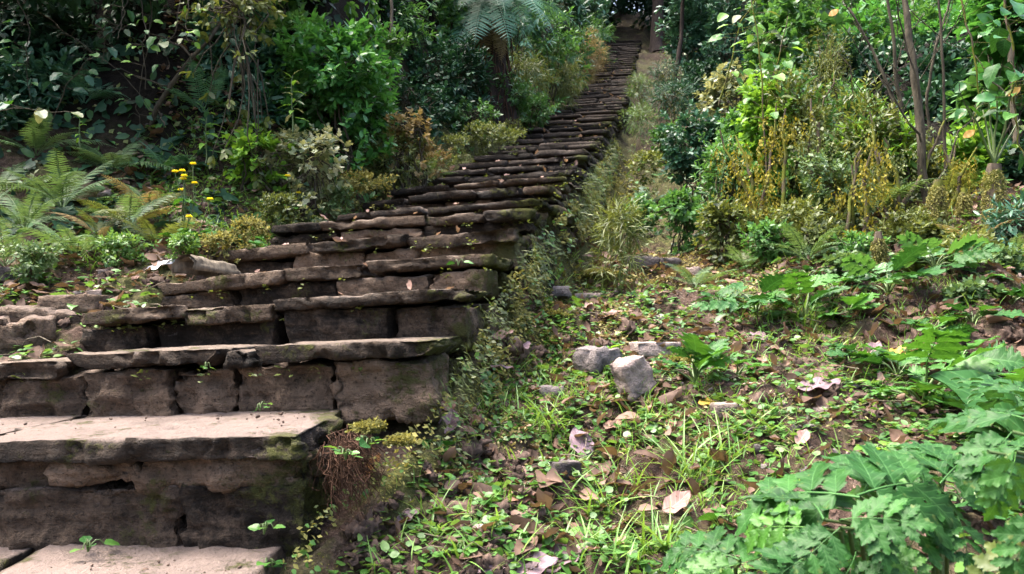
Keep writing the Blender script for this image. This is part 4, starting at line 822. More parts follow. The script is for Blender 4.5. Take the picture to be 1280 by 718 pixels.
for k, (px, py, d, rx, rz, n, tp, sz, mt, tn, lb) in enumerate([
    (800, 265, 6.6, 22, 16, 700, 'ivy', .05, 'mid', .5, 'small leafy clump on the gully bank'), (850, 262, 6.0, 30, 22, 900, 'ivy', .055, 'mid', .5, 'green clump below the white-flecked shrub'),
    (905, 275, 5.6, 36, 26, 1000, 'ovate', .06, 'olive', .5, 'olive clump at the right of the gully'), (960, 300, 5.2, 34, 22, 900, 'ovate', .05, 'mid', .6, 'low clump at the foot of the left golden column'),
    (1020, 300, 5.2, 40, 26, 1000, 'lance', .07, 'olive', .5, 'low olive clump between the golden columns'), (1080, 315, 4.9, 34, 18, 700, 'ovate', .05, 'mid', .6, 'low green clump by the short dark stump'),
    (1150, 300, 5.1, 44, 20, 900, 'ivy', .05, 'olive', .5, 'low yellowish clump at the thin trunk foot'), (1210, 315, 4.8, 38, 15, 700, 'tiny', .05, 'olive', .6, 'brownish clump before the right stumps'),
    (1130, 235, 6.2, 50, 45, 1600, 'lance', .1, 'olive', .5, 'olive thicket behind the thin trunk foot'), (1200, 245, 6.2, 45, 45, 1300, 'ovate', .08, 'mid', .4, 'shaded thicket between the right stumps'),
    (1060, 150, 7.4, 50, 55, 1700, 'lance', .1, 'mid', .5, 'mid green thicket behind the lacy twigs'), (985, 240, 6.0, 40, 45, 1500, 'ovate', .07, 'mid', .5, 'green thicket behind the left golden column'),
    (940, 240, 6.4, 40, 40, 1400, 'ivy', .06, 'deep', .5, 'dark thicket left of the golden column'), (1150, 60, 9.0, 55, 60, 1900, 'ovate', .1, 'mid', .5, 'green thicket high behind the thickest trunk'),
    (1270, 100, 7.5, 55, 60, 1500, 'heart', .12, 'mid', .5, 'leafy thicket at the right edge behind the big leaves'), (810, 205, 8.0, 22, 14, 700, 'tiny', .05, 'olive', .6, 'olive moss hummock on the far gully bank'),
    (775, 285, 5.2, 26, 22, 1200, 'needle', .1, 'olive', .5, 'drooping olive grass hummock in the gully'),
    (800, 150, 9.6, 22, 14, 700, 'needle', .1, 'fern', .5, 'dry grass hummock beside the middle steps'), (975, 5, 9.5, 55, 40, 1500, 'ovate', .1, 'mid', .6, 'leafy thicket at the top above the creepers')]):
    mask = 'hummock' in lb; shrub('hummock' if mask else 'leafy_thicket', lb, 'moss' if 'moss' in lb else 'grass' if mask else 'shrub', px, py, d, rx, rz, n, T[tp], sz, M[mt], group=RB, tint=(tn, .25), stems=0 if mask else 4, fill=.45, shell=.25, hang=.4 if tp == 'needle' else 0)
for k, (px, py, d, rx, rz, n, mt, lb) in enumerate([
    (782, -6, 33, 60, 26, 2800, 'deep', 'black-green shrub closing the top of the path'), (748, 12, 29.5, 20, 30, 1500, 'deep', 'small dark shrub left of the path top'), (850, 10, 27, 28, 36, 2000, 'deep', 'dark shrub behind the forked-root tree'),
    (730, 0, 24, 30, 30, 1500, 'blue', 'blue-green forest shrub left of the path opening'), (900, 0, 18, 50, 40, 1900, 'blue', 'forest shrub behind the blue-green grove'), (640, 0, 16, 55, 40, 1900, 'mid', 'forest shrub behind the tree fern')]):
    shrub('forest_shrub', lb, 'shrub', px, py, d, rx, rz, n, T['ovate'], .2, M[mt], group='trees at the forest edge', fill=.3)
# climbing creeper with lime leaves
for lb, pts, n, L, mk in [
    ('tall creeper stem with lime leaves left of the lacy shrub', [(958, 250, 5.9), (955, 150, 5.9), (950, 70, 5.9), (940, 0, 5.9)], 26, .1, ('bigfresh', 'fresh', 'olive')),
    ('leaning creeper with lime leaves at the top of the slope', [(900, 130, 6.5), (915, 70, 6.4), (925, 30, 6.4), (950, -10, 6.4)], 22, .1, ('bigfresh', 'fresh')),
    ('creeper spray with yellow-green leaves above the white-flecked shrub', [(930, 190, 6.2), (945, 130, 6.2), (970, 90, 6.2), (985, 20, 6.2)], 22, .1, ('bigfresh', 'fresh', 'mid')),
    ('big-leaved vine hanging in the top right corner', [(1255, -10, 5), (1262, 40, 5), (1270, 90, 5), (1262, 130, 5)], 16, .15, ('bigleaf', 'bright')),
    ('vine with broad leaves at the right edge above the stump', [(1290, 80, 5), (1265, 110, 5), (1270, 160, 5), (1280, 200, 5)], 14, .13, ('bigleaf', 'bigfresh')),
    ('leafy vine right of the thin trunk', [(1200, -5, 5.9), (1215, 60, 5.9), (1225, 120, 5.9), (1215, 175, 5.9)], 14, .1, ('bright', 'bigleaf'))]:
    vine(lb, pts, n, L, 'heart', mk, 'creepers on the right slope', 'barkmoss', .008, 'climbing_creeper', 'creeper', spread=.13)
# golden moss hanging on stems
def mosscol(label, px, pyt, pyb, d, w, n, mt='gold'):
    SC['n'] += 1; r_ = np.random.default_rng(7000 + px); b = P(px, pyb, d); b[2] = float(terr(b[None, 0], b[None, 1])[0]); o = thing('moss_hung_stem', label, 'plant', b, 'moss-hung stems'); t = P(px + r_.uniform(-10, 10), pyt, d); sm = MB()
    K = [curve(b + r_.normal(0, .05, 3) * (1, 1, 0), t + r_.normal(0, .12, 3), 10, 0, .06, r_) for _ in range(4)]
    for k in K: tube(sm, k, np.linspace(.02, .006, 10), 6, rough=.2)
    sm.build('stem', M['barkmoss'], o); mb = MB(); nc = n // 7; s = r_.uniform(0, 1, nc); kk = np.array(K)[r_.integers(4, size=nc), (s * 9).astype(int)]
    cen = kk + r_.normal(0, 1, (nc, 3)) * np.array((w, w, .03)); cl = fbm(cen * 6 + px, 2, 4) > -.15; cen = cen[cl]
    sprigs(mb, T['tiny'], cen, np.tile((0, -.2, -1.0), (len(cen), 1)) + r_.normal(0, .3, (len(cen), 3)), .11, 7, .032, droop=.5, r_=r_, tint=(.5, .3)); mb.build('hanging_moss', M[mt], o)['kind'] = 'stuff'
mosscol('left column of golden hanging moss beside the dark glossy shrub', 963, 150, 275, 5.6, .08, 3600)
mosscol('right column of golden hanging moss below the lacy twigs', 1062, 175, 320, 5.2, .085, 4200)
mosscol('olive moss-hung stem between the golden columns', 1020, 140, 280, 5.7, .07, 2200, 'olive')
mosscol('yellow mossy stems right of the thin trunk foot', 1190, 190, 290, 5.5, .05, 1300, 'gold')
mosscol('green mossy twigs left of the thin trunk foot', 1120, 180, 290, 5.5, .09, 1800, 'olive')
for px, py, d, rx, rz, n, tp, sz, mt, lb in [
    (1000, 165, 6.0, 52, 105, 3200, 'tiny', .045, 'olive', 'tall olive tangle between the golden moss columns'), (1085, 190, 5.9, 48, 85, 2600, 'lance', .08, 'olive', 'tall yellow-green tangle left of the thickest trunk'), (1040, 235, 5.5, 60, 55, 2400, 'tiny', .045, 'fern', 'grey-green tangle round the right golden column'),
    (955, 170, 6.1, 36, 80, 2000, 'heart', .065, 'fresh', 'lime-leaved tangle round the creeper stems'), (1150, 215, 6.0, 40, 60, 1700, 'tiny', .05, 'olive', 'olive tangle behind the thin trunk foot'), (905, 215, 6.3, 40, 50, 1700, 'lance', .07, 'mid', 'green tangle right of the gully'),
    (1215, 210, 6.1, 36, 60, 1500, 'heart', .08, 'fresh', 'yellow-green tangle behind the pale-stemmed stump'), (1000, 280, 5.3, 70, 30, 1800, 'tiny', .04, 'olive', 'low mossy tangle at the front of the right thicket'), (1130, 290, 5.2, 60, 28, 1700, 'tiny', .04, 'olive', 'low mossy tangle before the thin trunk foot')]:
    shrub('tangled_thicket', lb, 'shrub', px, py, d, rx, rz, n, T[tp], sz, M[mt], m=8, group=RB, tint=(.45, .3), bark='barkmoss', stems=8, fill=.5, shell=.15)
for px, py, d, rx, rz, n, mt, lb in [(365, 60, 5.9, 50, 45, 1500, 'mid', 'dark glossy bush left of the bright one'), (455, 135, 6.1, 45, 40, 1400, 'bright', 'glossy bush low at the right of the bright one'), (470, 75, 6.4, 40, 50, 1500, 'mid', 'shaded glossy bush behind the bright one')]:
    shrub('glossy_bush', lb, 'shrub', px, py, d, rx, rz, n, T['ovate'], .07, M[mt], group=DK, tint=(.35, .25), fill=.4)
for px, py, d, rx, rz, n, tp, sz, mt, lb in [(1185, 110, 7.9, 60, 60, 1900, 'ovate', .09, 'deep', 'dark shrub filling the gap right of the thickest trunk'), (1060, 105, 8.0, 50, 60, 1700, 'ovate', .09, 'deep', 'dark shrub filling the gap left of the thin trunks'), (8, 158, 4.95, 50, 34, 1300, 'ovate', .07, 'deep', 'dark shrub at the left edge between the vines and the ferns'), (1245, 330, 4.4, 46, 18, 1100, 'ivy', .045, 'fern', 'low weed thicket at the right edge of the shelf'), (1165, 325, 4.5, 36, 14, 900, 'ivy', .045, 'olive', 'low weed thicket at the back of the shelf'), (1215, 372, 3.9, 30, 12, 600, 'ivy', .045, 'fern', 'weed clump between the shelf herbs near the right edge'), (1060, 332, 4.5, 30, 10, 600, 'ivy', .045, 'fern', 'weed clump at the rear centre of the shelf')]:
    shrub('low_thicket', lb, 'shrub', px, py, d, rx, rz, n, T[tp], sz, M[mt], m=7, group=RB if px > 600 else DK, tint=(.45, .3), stems=4, fill=.6, shell=.15)
for px, py, d, rx, rz, n, lb in [(785, -22, 28.5, 56, 24, 2400, 'dark canopy added over the top of the path to shade it'), (812, -12, 31, 40, 22, 1600, 'dark canopy added for shade at the right of the path opening')]:
    shrub('forest_shrub', lb, 'shrub', px, py, d, rx, rz, n, T['ovate'], .2, M['deep'], group='trees at the forest edge', fill=0, shell=.1, base=G(740 if px < 800 else 850, d))  # crowns added overhead to shade the bare earth at the path top
for px, py, d, rx, rz, n, tp, sz, mt, lb in [(1345, 120, 6.8, 60, 90, 1800, 'heart', .12, 'mid', 'broad-leaved shrub just beyond the right edge'), (1370, 230, 5.6, 60, 50, 1500, 'ovate', .08, 'olive', 'olive shrub just beyond the right edge'), (1430, 90, 8.5, 80, 100, 2200, 'ovate', .11, 'bright', 'green shrub farther beyond the right edge'), (1340, 20, 9.5, 80, 80, 1900, 'ovate', .11, 'mid', 'tall green shrub beyond the top right corner'), (1360, 320, 4.4, 50, 26, 900, 'ivy', .05, 'fern', 'low weed thicket just beyond the right edge'), (1480, 240, 6.2, 80, 60, 1700, 'lance', .1, 'mid', 'long-leaved shrub farther beyond the right edge')]:
    shrub('slope_thicket', lb, 'shrub', px, py, d, rx, rz, n, T[tp], sz, M[mt], m=8, group=RB, tint=(.45, .25), fill=.5, shell=.2)
# thin trees on the right
RT = 'thin trees on the right slope'
def thin(label, pts, r0, bark='barkpale', twigs=4):
    SC['n'] += 1; r_ = np.random.default_rng(8000 + SC['n']); K = np.array([P(*p) for p in pts]); b = K[0].copy(); b[2] = float(terr(b[None, 0], b[None, 1])[0]) - .05; K = np.vstack([b, K]); t = np.linspace(0, len(K) - 1, 26); p = np.stack([np.interp(t, range(len(K)), K[:, a]) for a in range(3)], -1)
    p[1:-1] += r_.normal(0, .01, p[1:-1].shape); p[1:-1] = (p[:-2] + 2 * p[1:-1] + p[2:]) / 4; o = thing('thin_tree', label, 'tree', b, RT); sm = MB(); tube(sm, p, r0 * np.linspace(1.25, .6, 26), 9, rough=.22); sm.build('trunk', M[bark], o)
    for k in range(twigs):
        j = int(r_.integers(8, 25)); a = r_.choice([-1, 1]); bm = MB(); e = p[j] + np.array((a * r_.uniform(.2, .5), r_.uniform(-.3, .3), r_.uniform(.35, .9))); q = curve(p[j], e, 8, 0, .07, r_); tube(bm, q, np.linspace(r0 * .3, .003, 8), 5)
        for s in (3, 5): tube(bm, curve(q[s], q[s] + np.array((r_.normal(0, .15), r_.normal(0, .1), .25)), 5, 0, .08, r_), np.linspace(r0 * .12, .0025, 5), 4)
        bm.build('branch', M[bark], o)
thin('thickest of the thin trunks, brown bark with a pale scar', [(1160, 290, 5.6), (1155, 200, 5.6), (1146, 110, 5.65), (1137, 40, 5.7), (1128, -40, 5.8)], .032, 'bark')
thin('grey slanting trunk left of the thickest one', [(1140, 250, 5.9), (1128, 180, 5.9), (1112, 110, 5.95), (1088, 60, 6.0), (1060, 10, 6.1)], .014, 'bark', 3)
thin('grey upright stem just left of the thickest trunk', [(1133, 250, 6.0), (1128, 150, 6.0), (1118, 60, 6.0), (1108, -30, 6.0)], .017, 'bark', 4)
thin('straight dark pole stem right of the thickest trunk', [(1183, 280, 5.8), (1181, 180, 5.8), (1178, 90, 5.8), (1172, -30, 5.8)], .013, 'bark', 2)
thin('thin stem leaning right beside the pole stem', [(1170, 270, 6.1), (1158, 120, 6.1), (1172, 50, 6.1), (1192, -20, 6.1)], .012, 'bark', 4)
thin('pale thin trunk at the right edge', [(1268, 150, 6.0), (1262, 70, 6.0), (1258, -20, 6.0)], .02, 'barkpale', 2)
# stumps
def stump(label, px, pyt, pyb, d, r0, stems=0):
    SC['n'] += 1; r_ = np.random.default_rng(8500 + SC['n']); b = P(px, pyb, d); b[2] = float(terr(b[None, 0], b[None, 1])[0]) - .05; t = P(px, pyt, d); o = thing('mossy_stump', label, 'stump', b, 'mossy stumps'); sm = MB()
    p = curve(b, t, 10, 0, .03, r_); rr = .7 * r0 * np.array([2.0, 1.5, 1.2, 1.05, 1, .95, .92, .9, .8, .62]); tube(sm, p, rr, 14, rough=.35); sm.build('trunk', M['barkmoss'], o)
    mb = MB(); nc = 420; a = r_.uniform(0, 6.3, nc); j = r_.integers(0, 9, nc); cen = p[j] + np.stack([np.cos(a), np.sin(a), r_.normal(0, .2, nc)], -1) * rr[j][:, None]
    sprigs(mb, T['tiny'], cen, np.stack([np.cos(a) * .4, np.sin(a) * .4, -np.ones(nc)], -1), .07, 5, .022, droop=.4, r_=r_); mb.build('hanging_moss', M['moss'], o)['kind'] = 'stuff'
    for k in range(stems):
        e = t + np.array((r_.normal(0, .12), r_.normal(0, .08), r_.uniform(.3, .5))); sm = MB(); tube(sm, curve(t, e, 8, 0, .03, r_), np.linspace(.009, .005, 8), 6); sm.build('pale_stem', M['stalk'], o)
        for s in range(3): an = r_.uniform(0, 6.3); leaf_between(o, 'long', ('bigfresh', 'olive')[s % 2], s, e - UP * .04 * s, e + np.array((math.cos(an), math.sin(an), -.6)) * .1, wid=1.2)
    return o
stump('mossy stump crowned with pale upright stems at the right', 1243, 205, 285, 5.1, .075, 6)
stump('narrow mossy stump at the foot of the thickest thin trunk', 1172, 225, 290, 5.2, .06)
stump('short dark stump with yellow moss below the golden column', 1098, 290, 330, 4.75, .04)
stump('slim mossy stub between the two right stumps', 1205, 235, 290, 5.3, .035)
for lb, px, d, n, L, mk in [
    ('fern spreading under the golden moss columns', 1010, 5.0, 9, .34, 'fern'), ('bright green fern below the right golden column', 1110, 4.75, 8, .34, 'fern'), ('yellow-green fern left of the thin trunk foot', 1100, 5.6, 10, .5, ('olive', 'fern')),
    ('withered fern lying at the foot of the right stump', 1215, 4.9, 7, .3, ('dryfern', 'pale')), ('fern clump high between the golden columns', 1040, 5.6, 10, .5, ('olive', 'fern')), ('young lime fern growing on the stair flank', 738, 4.75, 7, .24, 'fresh'),
    ('olive fern below the white-flecked shrub', 905, 5.8, 8, .34, ('fern', 'olive')), ('green fern at the gully foot', 870, 5.2, 8, .3, 'fern'), ('fern right of the gully below the creepers', 935, 5.3, 8, .32, ('fern', 'olive')),
    ('dark fern hanging on the far gully bank', 810, 8.0, 8, .35, 'treefern'), ('feathery fern right of the thickest trunk', 1185, 5.7, 9, .42, ('olive', 'fern')), ('pale fern at the right frame edge', 1270, 4.7, 8, .3, ('pale', 'fern'))]:
    fern(lb, px, d, n, L, mk, 'ferns of the right slope')
for k, (px, py, d, lb) in enumerate([(1260, 120, 5.0, 'orange dead leaf caught in the top right leaves'), (1204, 172, 5.2, 'pale orange leaf caught beside the right pale stems'), (1036, 20, 5.9, 'brown orange leaf high in the lacy twigs')]):
    c = P(px, py, d); o = inst('withered_leaf', big_mesh('dead', 'orange', k % 3), None, frames(np.array([[.6, -.3, .4]]), np.array([[0, -1, .3]]), [.08])[0], c); tag(o, lb, 'leaf', 'orange leaves caught on stems')
# ================================================================== NEAR RIGHT: broad-leaved plants
MP = 'broad-leaved plants on the right shelf'
for lb, px, d, n, L, kd, mk in [
    ('lobed bright plant in front of the pale rocks', 868, 3.35, 9, .17, 'lobed', ('bigfresh', 'bigleaf')), ('fresh green lobed plant behind the first bright one', 945, 4.1, 9, .17, 'lobed', ('bigfresh', 'bigleaf')),
    ('leafy plant at the centre of the right shelf', 1005, 4.0, 10, .18, 'lobed', ('bigfresh', 'bigleaf')), ('dark green plant right of the shelf centre', 1110, 4.15, 12, .16, 'lobed', ('bigleaf', 'mid')),
    ('dark spreading plant near the withered fern', 1170, 4.25, 12, .16, 'lobed', ('bigleaf', 'mid')), ('wide glossy plant left of the right edge', 1150, 3.1, 9, .2, 'lobed', ('bigleaf', 'bigfresh')),
    ('large glossy plant at the right edge', 1245, 2.9, 11, .24, 'lobed', ('bigleaf', 'bigfresh')), ('tall glossy plant rising past the right edge', 1300, 2.6, 9, .26, 'broad', ('bigleaf',)),
    ('small green plant between the lobed plants', 1060, 3.9, 9, .12, 'lobed', ('bigfresh',)), ('low plant right of the yellow-brown dead leaf', 1195, 3.4, 9, .13, 'lobed', ('bigleaf', 'bigfresh'))]:
    rosette('broad_leaf_plant', lb, 'plant', px, d, n, L * 1.25, ('compound', 'compound', 'lobed') if kd == 'lobed' else kd, mk, MP, el=(.05, 1.0), stalk=.6, wid=1.15)
def bigplant(label, root, leaves):
    b = np.array(root, float); b[2] = float(terr(b[None, 0], b[None, 1])[0]) - .01; o = thing('large_leaf_plant', label, 'plant', b, 'large-leaved plants in the near corner'); sm = MB()
    for k, (p0, p1, kd, mk, wd, nr) in enumerate(leaves):
        wd *= 1.08
        a, e = P(*p0), P(*p1); leaf_between(o, kd, mk, k % 3, a, e, nr, wd)
        m = (a + b) / 2; m[2] = max(a[2], b[2]) - .02; c = np.array([b, b * .5 + m * .5, m * .6 + a * .4, a]); tube(sm, c, [.0045, .004, .0035, .003], 6)
    sm.build('stalk', M['stalk'], o)
U1 = (-.1, -.8, .75); U2 = (-.3, -.8, .55); U3 = (.2, -1, .3)
bigplant('large divided-leaf plant filling the bottom right, dark hollow beneath', (.62, 1.28, 0), [
    ((1075, 622, 1.22), (915, 605, 1.42), 'compound', 'bigleaf', 1.0, U1), ((1070, 620, 1.25), (1205, 578, 1.36), 'compound', 'bigleaf', 1.0, U1), ((1030, 650, 1.2), (990, 580, 1.42), 'compound', 'bigleaf', 1.0, U1),
    ((1015, 660, 1.2), (920, 655, 1.3), 'compound', 'bigfresh', .9, U2), ((1050, 660, 1.15), (985, 715, 1.12), 'compound', 'bigleaf', 1.0, U2), ((1085, 640, 1.18), (1120, 700, 1.12), 'compound', 'bigleaf', 1.0, U3), ((1080, 615, 1.3), (1110, 560, 1.5), 'compound', 'bigleaf', 1.0, U1),
    ((1050, 650, 1.2), (1150, 640, 1.12), 'compound', 'bigleaf', 1.0, U1), ((1020, 690, 1.15), (945, 730, 1.1), 'compound', 'bigleaf', 1.0, U2), ((1070, 690, 1.2), (1050, 745, 1.1), 'compound', 'bigleaf', 1.0, U3), ((1100, 690, 1.2), (1165, 720, 1.15), 'compound', 'bigfresh', 1.0, U2), ((1000, 700, 1.2), (1010, 760, 1.1), 'compound', 'bigleaf', 1.0, U3)])
bigplant('bright divided-leaf plant left of the large corner plant', (.36, 1.36, 0), [
    ((925, 700, 1.32), (828, 668, 1.45), 'compound', 'bigleaf', 1.0, U1), ((925, 705, 1.3), (845, 725, 1.3), 'compound', 'bigfresh', .9, U2), ((930, 715, 1.3), (895, 650, 1.42), 'compound', 'bigleaf', 1.0, U1), ((950, 720, 1.28), (1010, 690, 1.3), 'compound', 'bigleaf', 1.0, U1), ((930, 730, 1.25), (905, 780, 1.2), 'compound', 'bigleaf', 1.0, U2)])
bigplant('tall divided-leaf plant leaning in from the right edge', (.92, 1.15, 0), [
    ((1285, 525, 1.2), (1180, 500, 1.4), 'compound', 'bigleaf', 1.0, U1), ((1295, 560, 1.12), (1185, 555, 1.25), 'compound', 'bigleaf', .9, U1), ((1270, 565, 1.1), (1255, 650, 1.08), 'compound', 'bigfresh', 1.0, U3), ((1235, 565, 1.15), (1290, 625, 1.1), 'compound', 'bigleaf', .9, U2), ((1265, 540, 1.2), (1215, 600, 1.15), 'compound', 'bigleaf', .9, U2),
    ((1300, 480, 1.5), (1225, 475, 1.7), 'compound', 'bigleaf', .9, U1), ((1305, 640, 1.05), (1255, 725, 1.05), 'compound', 'bigleaf', .9, U2), ((1305, 690, 1.05), (1200, 730, 1.1), 'compound', 'olive', 1.0, U1), ((1290, 500, 1.3), (1250, 450, 1.5), 'compound', 'bigleaf', 1.0, U1)])
bigplant('spreading divided-leaf plant between the two corner plants', (.75, 1.42, 0), [
    ((1165, 610, 1.4), (1090, 570, 1.55), 'compound', 'bigleaf', 1.0, U1), ((1175, 605, 1.4), (1225, 548, 1.55), 'compound', 'bigleaf', 1.0, U1), ((1160, 620, 1.38), (1060, 600, 1.45), 'compound', 'bigfresh', 1.0, U1), ((1190, 620, 1.35), (1270, 600, 1.35), 'compound', 'bigleaf', 1.0, U1),
    ((1170, 630, 1.35), (1130, 690, 1.25), 'compound', 'bigleaf', 1.0, U2), ((1190, 635, 1.35), (1230, 700, 1.25), 'compound', 'bigleaf', 1.0, U3), ((1180, 600, 1.45), (1165, 540, 1.65), 'compound', 'bigleaf', 1.0, U1)])
bigplant('low divided-leaf plant at the bottom edge right of centre', (.5, 1.24, 0), [
    ((1040, 700, 1.22), (960, 672, 1.3), 'compound', 'bigleaf', 1.0, U1), ((1045, 710, 1.2), (1110, 668, 1.3), 'compound', 'bigfresh', 1.0, U1), ((1040, 715, 1.18), (975, 740, 1.15), 'compound', 'bigleaf', 1.0, U2), ((1055, 715, 1.18), (1130, 735, 1.12), 'compound', 'bigleaf', 1.0, U2), ((1045, 700, 1.25), (1035, 640, 1.38), 'compound', 'bigleaf', 1.0, U1)])
for lb, px, d, n, L, kd, mk in [
    ('leafy plant under the large corner leaves', 1130, 1.45, 10, .13, 'toothed', ('bigleaf', 'mid')), ('low dark plant beneath the corner leaves at the right', 1230, 1.4, 11, .15, 'lobed', ('bigleaf', 'mid')),
    ('plant with glossy leaves behind the large corner plant', 1210, 1.75, 10, .17, 'lobed', ('bigleaf', 'bigfresh')), ('young plant between the corner plants', 985, 1.5, 8, .1, 'toothed', ('bigleaf', 'bigfresh')),
    ('toothed plant low at the bottom right corner', 1290, 1.25, 9, .14, 'toothed', ('bigleaf', 'olive')), ('green plant below the large glossy right plant', 1200, 2.3, 9, .13, 'lobed', ('bigleaf', 'bigfresh'))]:
    rosette('broad_leaf_plant', lb, 'plant', px, d, n, L, kd, mk, 'large-leaved plants in the near corner', el=(.05, .9), stalk=.5, wid=1.15)
for lb, px, d, n, L, kd, mk in [
    ('small herb by the pink fallen leaf', 575, 2.75, 12, .05, 'heart', ('clover', 'bigleaf')), ('small herb below the second step corner', 552, 2.6, 12, .05, 'heart', ('clover', 'bigleaf')), ('round-leaved herb in the centre soil', 620, 2.25, 14, .045, 'heart', ('clover', 'bigleaf')),
    ('round-leaved herb left of the centre grass', 580, 2.15, 12, .045, 'heart', ('clover',)), ('heart-leaved herb beside the long pink leaf', 905, 2.4, 9, .06, 'heart', ('clover', 'bigfresh')), ('heart-leaved herb below the long pink leaf', 850, 2.15, 9, .055, 'heart', ('clover', 'bigfresh')),
    ('green herb at the foot of the grey rock', 755, 2.6, 12, .05, 'toothed', ('clover', 'bigleaf')), ('feathery herb behind the bluish stone', 690, 2.75, 12, .05, 'toothed', ('clover',)), ('yellow-green herb left of the bluish stone', 655, 2.5, 9, .05, 'heart', ('bigfresh',)),
    ('low herb before the purple-grey leaf', 1000, 2.3, 10, .05, 'heart', ('clover',)), ('lime herb above the large corner plant', 1040, 1.9, 8, .06, 'broad', ('bigfresh', 'fresh')), ('low herb right of the purple-grey leaf', 1090, 2.6, 10, .06, 'heart', ('clover', 'fresh')),
    ('flat herb by the upright grass', 930, 1.9, 9, .05, 'heart', ('clover',)), ('small herb on the bare soil at the right', 1130, 2.3, 10, .06, 'toothed', ('bigleaf',)), ('herb patch beside the yellow-brown dead leaf', 1170, 2.9, 11, .07, 'toothed', ('clover', 'bigfresh')),
    ('herb at the edge of the flat pale stone', 760, 3.7, 10, .07, 'heart', ('fresh', 'clover')), ('herb on the moss by the fifth step', 690, 3.6, 10, .06, 'heart', ('clover',)), ('toothed herb in front of the gully stones', 800, 3.9, 10, .09, 'toothed', ('bigfresh', 'clover')),
    ('leafy herb right of the gully stones', 900, 4.5, 12, .1, 'toothed', ('bigfresh', 'bigleaf')), ('leafy herb under the ferns of the right slope', 1010, 4.6, 12, .1, 'toothed', ('bigleaf',)), ('leafy herb left of the withered fern', 1150, 4.6, 12, .1, 'toothed', ('bigleaf', 'fresh')),
    ('leafy herb at the right end of the shelf', 1230, 4.1, 12, .11, 'toothed', ('bigleaf', 'bigfresh')), ('spreading herb behind the wide glossy plant', 1170, 3.7, 12, .12, 'lobed', ('bigleaf', 'bigfresh')), ('spreading herb by the shelf centre plant', 1075, 3.5, 11, .11, 'lobed', ('bigfresh', 'bigleaf')),
    ('dense herb at the right edge of the shelf', 1265, 3.9, 13, .13, 'lobed', ('bigleaf', 'bigfresh')), ('herb before the grey-leaved bank at the right edge', 1255, 4.5, 13, .12, 'toothed', ('bigleaf', 'clover')), ('lobed herb right of the dark spreading plant', 1215, 3.75, 12, .14, 'lobed', ('bigleaf', 'bigfresh')),
    ('yellowish herb on the shelf rise', 1195, 4.55, 12, .1, 'broad', ('olive', 'fresh')), ('broad herb above the wide glossy plant', 1120, 3.35, 11, .13, 'lobed', ('bigleaf', 'bigfresh')), ('herb left of the short dark stump', 1040, 4.4, 12, .1, 'lobed', ('bigfresh', 'bigleaf')),
    ('herb beside the lobed bright plant', 920, 3.5, 11, .1, 'lobed', ('bigfresh', 'clover'))]:
    rosette('low_herb', lb, 'herb', px, d, n, L, kd, mk, 'herbs on the right ground', el=(-.05, .7), stalk=.7)
# ================================================================== rocks beside the steps
def rock(label, px, py, size, matk, seed, rot=0, sink=.35, cat='rock', tilt=0.0):
    c = hit(px, py); p, q = stone_mesh(size, max(.01, .005 * c[1]), seed, rnd=min(size) * .1, amp=min(size) * .085, strata=.004, chip=1.3)
    ca, sa = math.cos(rot), math.sin(rot); ct, st = math.cos(tilt), math.sin(tilt); p = p @ np.array([[ct, 0, -st], [0, 1, 0], [st, 0, ct]]); p = p @ np.array([[ca, sa, 0], [-sa, ca, 0], [0, 0, 1]]); p[:, 2] += size[2] * (.5 - sink)
    m = MB(); m.add(p + c, quads=q, lf=np.tile((0, 0, (seed % 7) / 7), (len(p), 1))); me = m.mesh('rock', M[matk], c); o = bpy.data.objects.new('rock', me); C.objects.link(o); o.location = c; return tag(o, label, cat, 'loose rocks')
rock('pale pink angular rock standing beside the steps', 789, 492, (.13, .12, .16), 'rock_pale', 11, .4, .12, tilt=-.35)
rock('flat pink stone behind the pale angular rock', 818, 446, (.22, .16, .07), 'rock_pale', 12, .2, .25)
rock('grey mossy rock left of the pale angular rock', 745, 466, (.18, .15, .15), 'rock_grey', 13, .8, .3)
rock('small brown stone on the path right of the steps', 705, 595, (.1, .08, .07), 'rock_grey', 14, .3)
rock('dark stone in the gully below the ferns', 800, 335, (.24, .16, .1), 'rock_grey', 15, .3)
rock('pinkish stone at the right end of the dark gully stones', 870, 345, (.12, .1, .07), 'rock_pale', 16, .9)
rock('purple-brown stone in the dark gully row', 835, 338, (.16, .12, .09), 'rock_grey', 17, .1)
rock('brown outcrop boulder at the left edge of the third step', 62, 410, (.42, .3, .18), 'stone_riser', 18, .2, .55, tilt=.1)
rock('low rock at the far left beside the second step', 8, 432, (.36, .3, .2), 'stone_riser', 19, .5, .55)
rock('flat brown rock behind the left outcrop', 95, 388, (.26, .2, .08), 'stone_riser', 20, .1, .3)
rock('dark rounded stone at the left end of the sixth step', 352, 275, (.17, .12, .1), 'rock_grey', 21, .1, .2)
rock('grey stone on the left soil above the outcrop', 20, 352, (.16, .1, .08), 'rock_grey', 22, .3)
rock('small pink stone on the left soil slope', 118, 372, (.08, .06, .05), 'rock_pale', 23, .3)
rock('small pale pebble stone left of the white leaf', 130, 345, (.07, .06, .04), 'rock_pale', 24, .6)
rock('half-buried stone right of the fourth step corner', 690, 372, (.2, .14, .08), 'rock_grey', 25, .4)
rock('flat pale stone on the mossy path edge', 735, 372, (.2, .12, .04), 'rock_pale', 26, .1)
rock('bluish dark stone in the hollow below the grey rock', 688, 500, (.1, .09, .05), 'rock_grey', 27, .1)
rock('brown stone half hidden beside the broad plants', 905, 520, (.09, .08, .06), 'rock_pale', 28, .1)
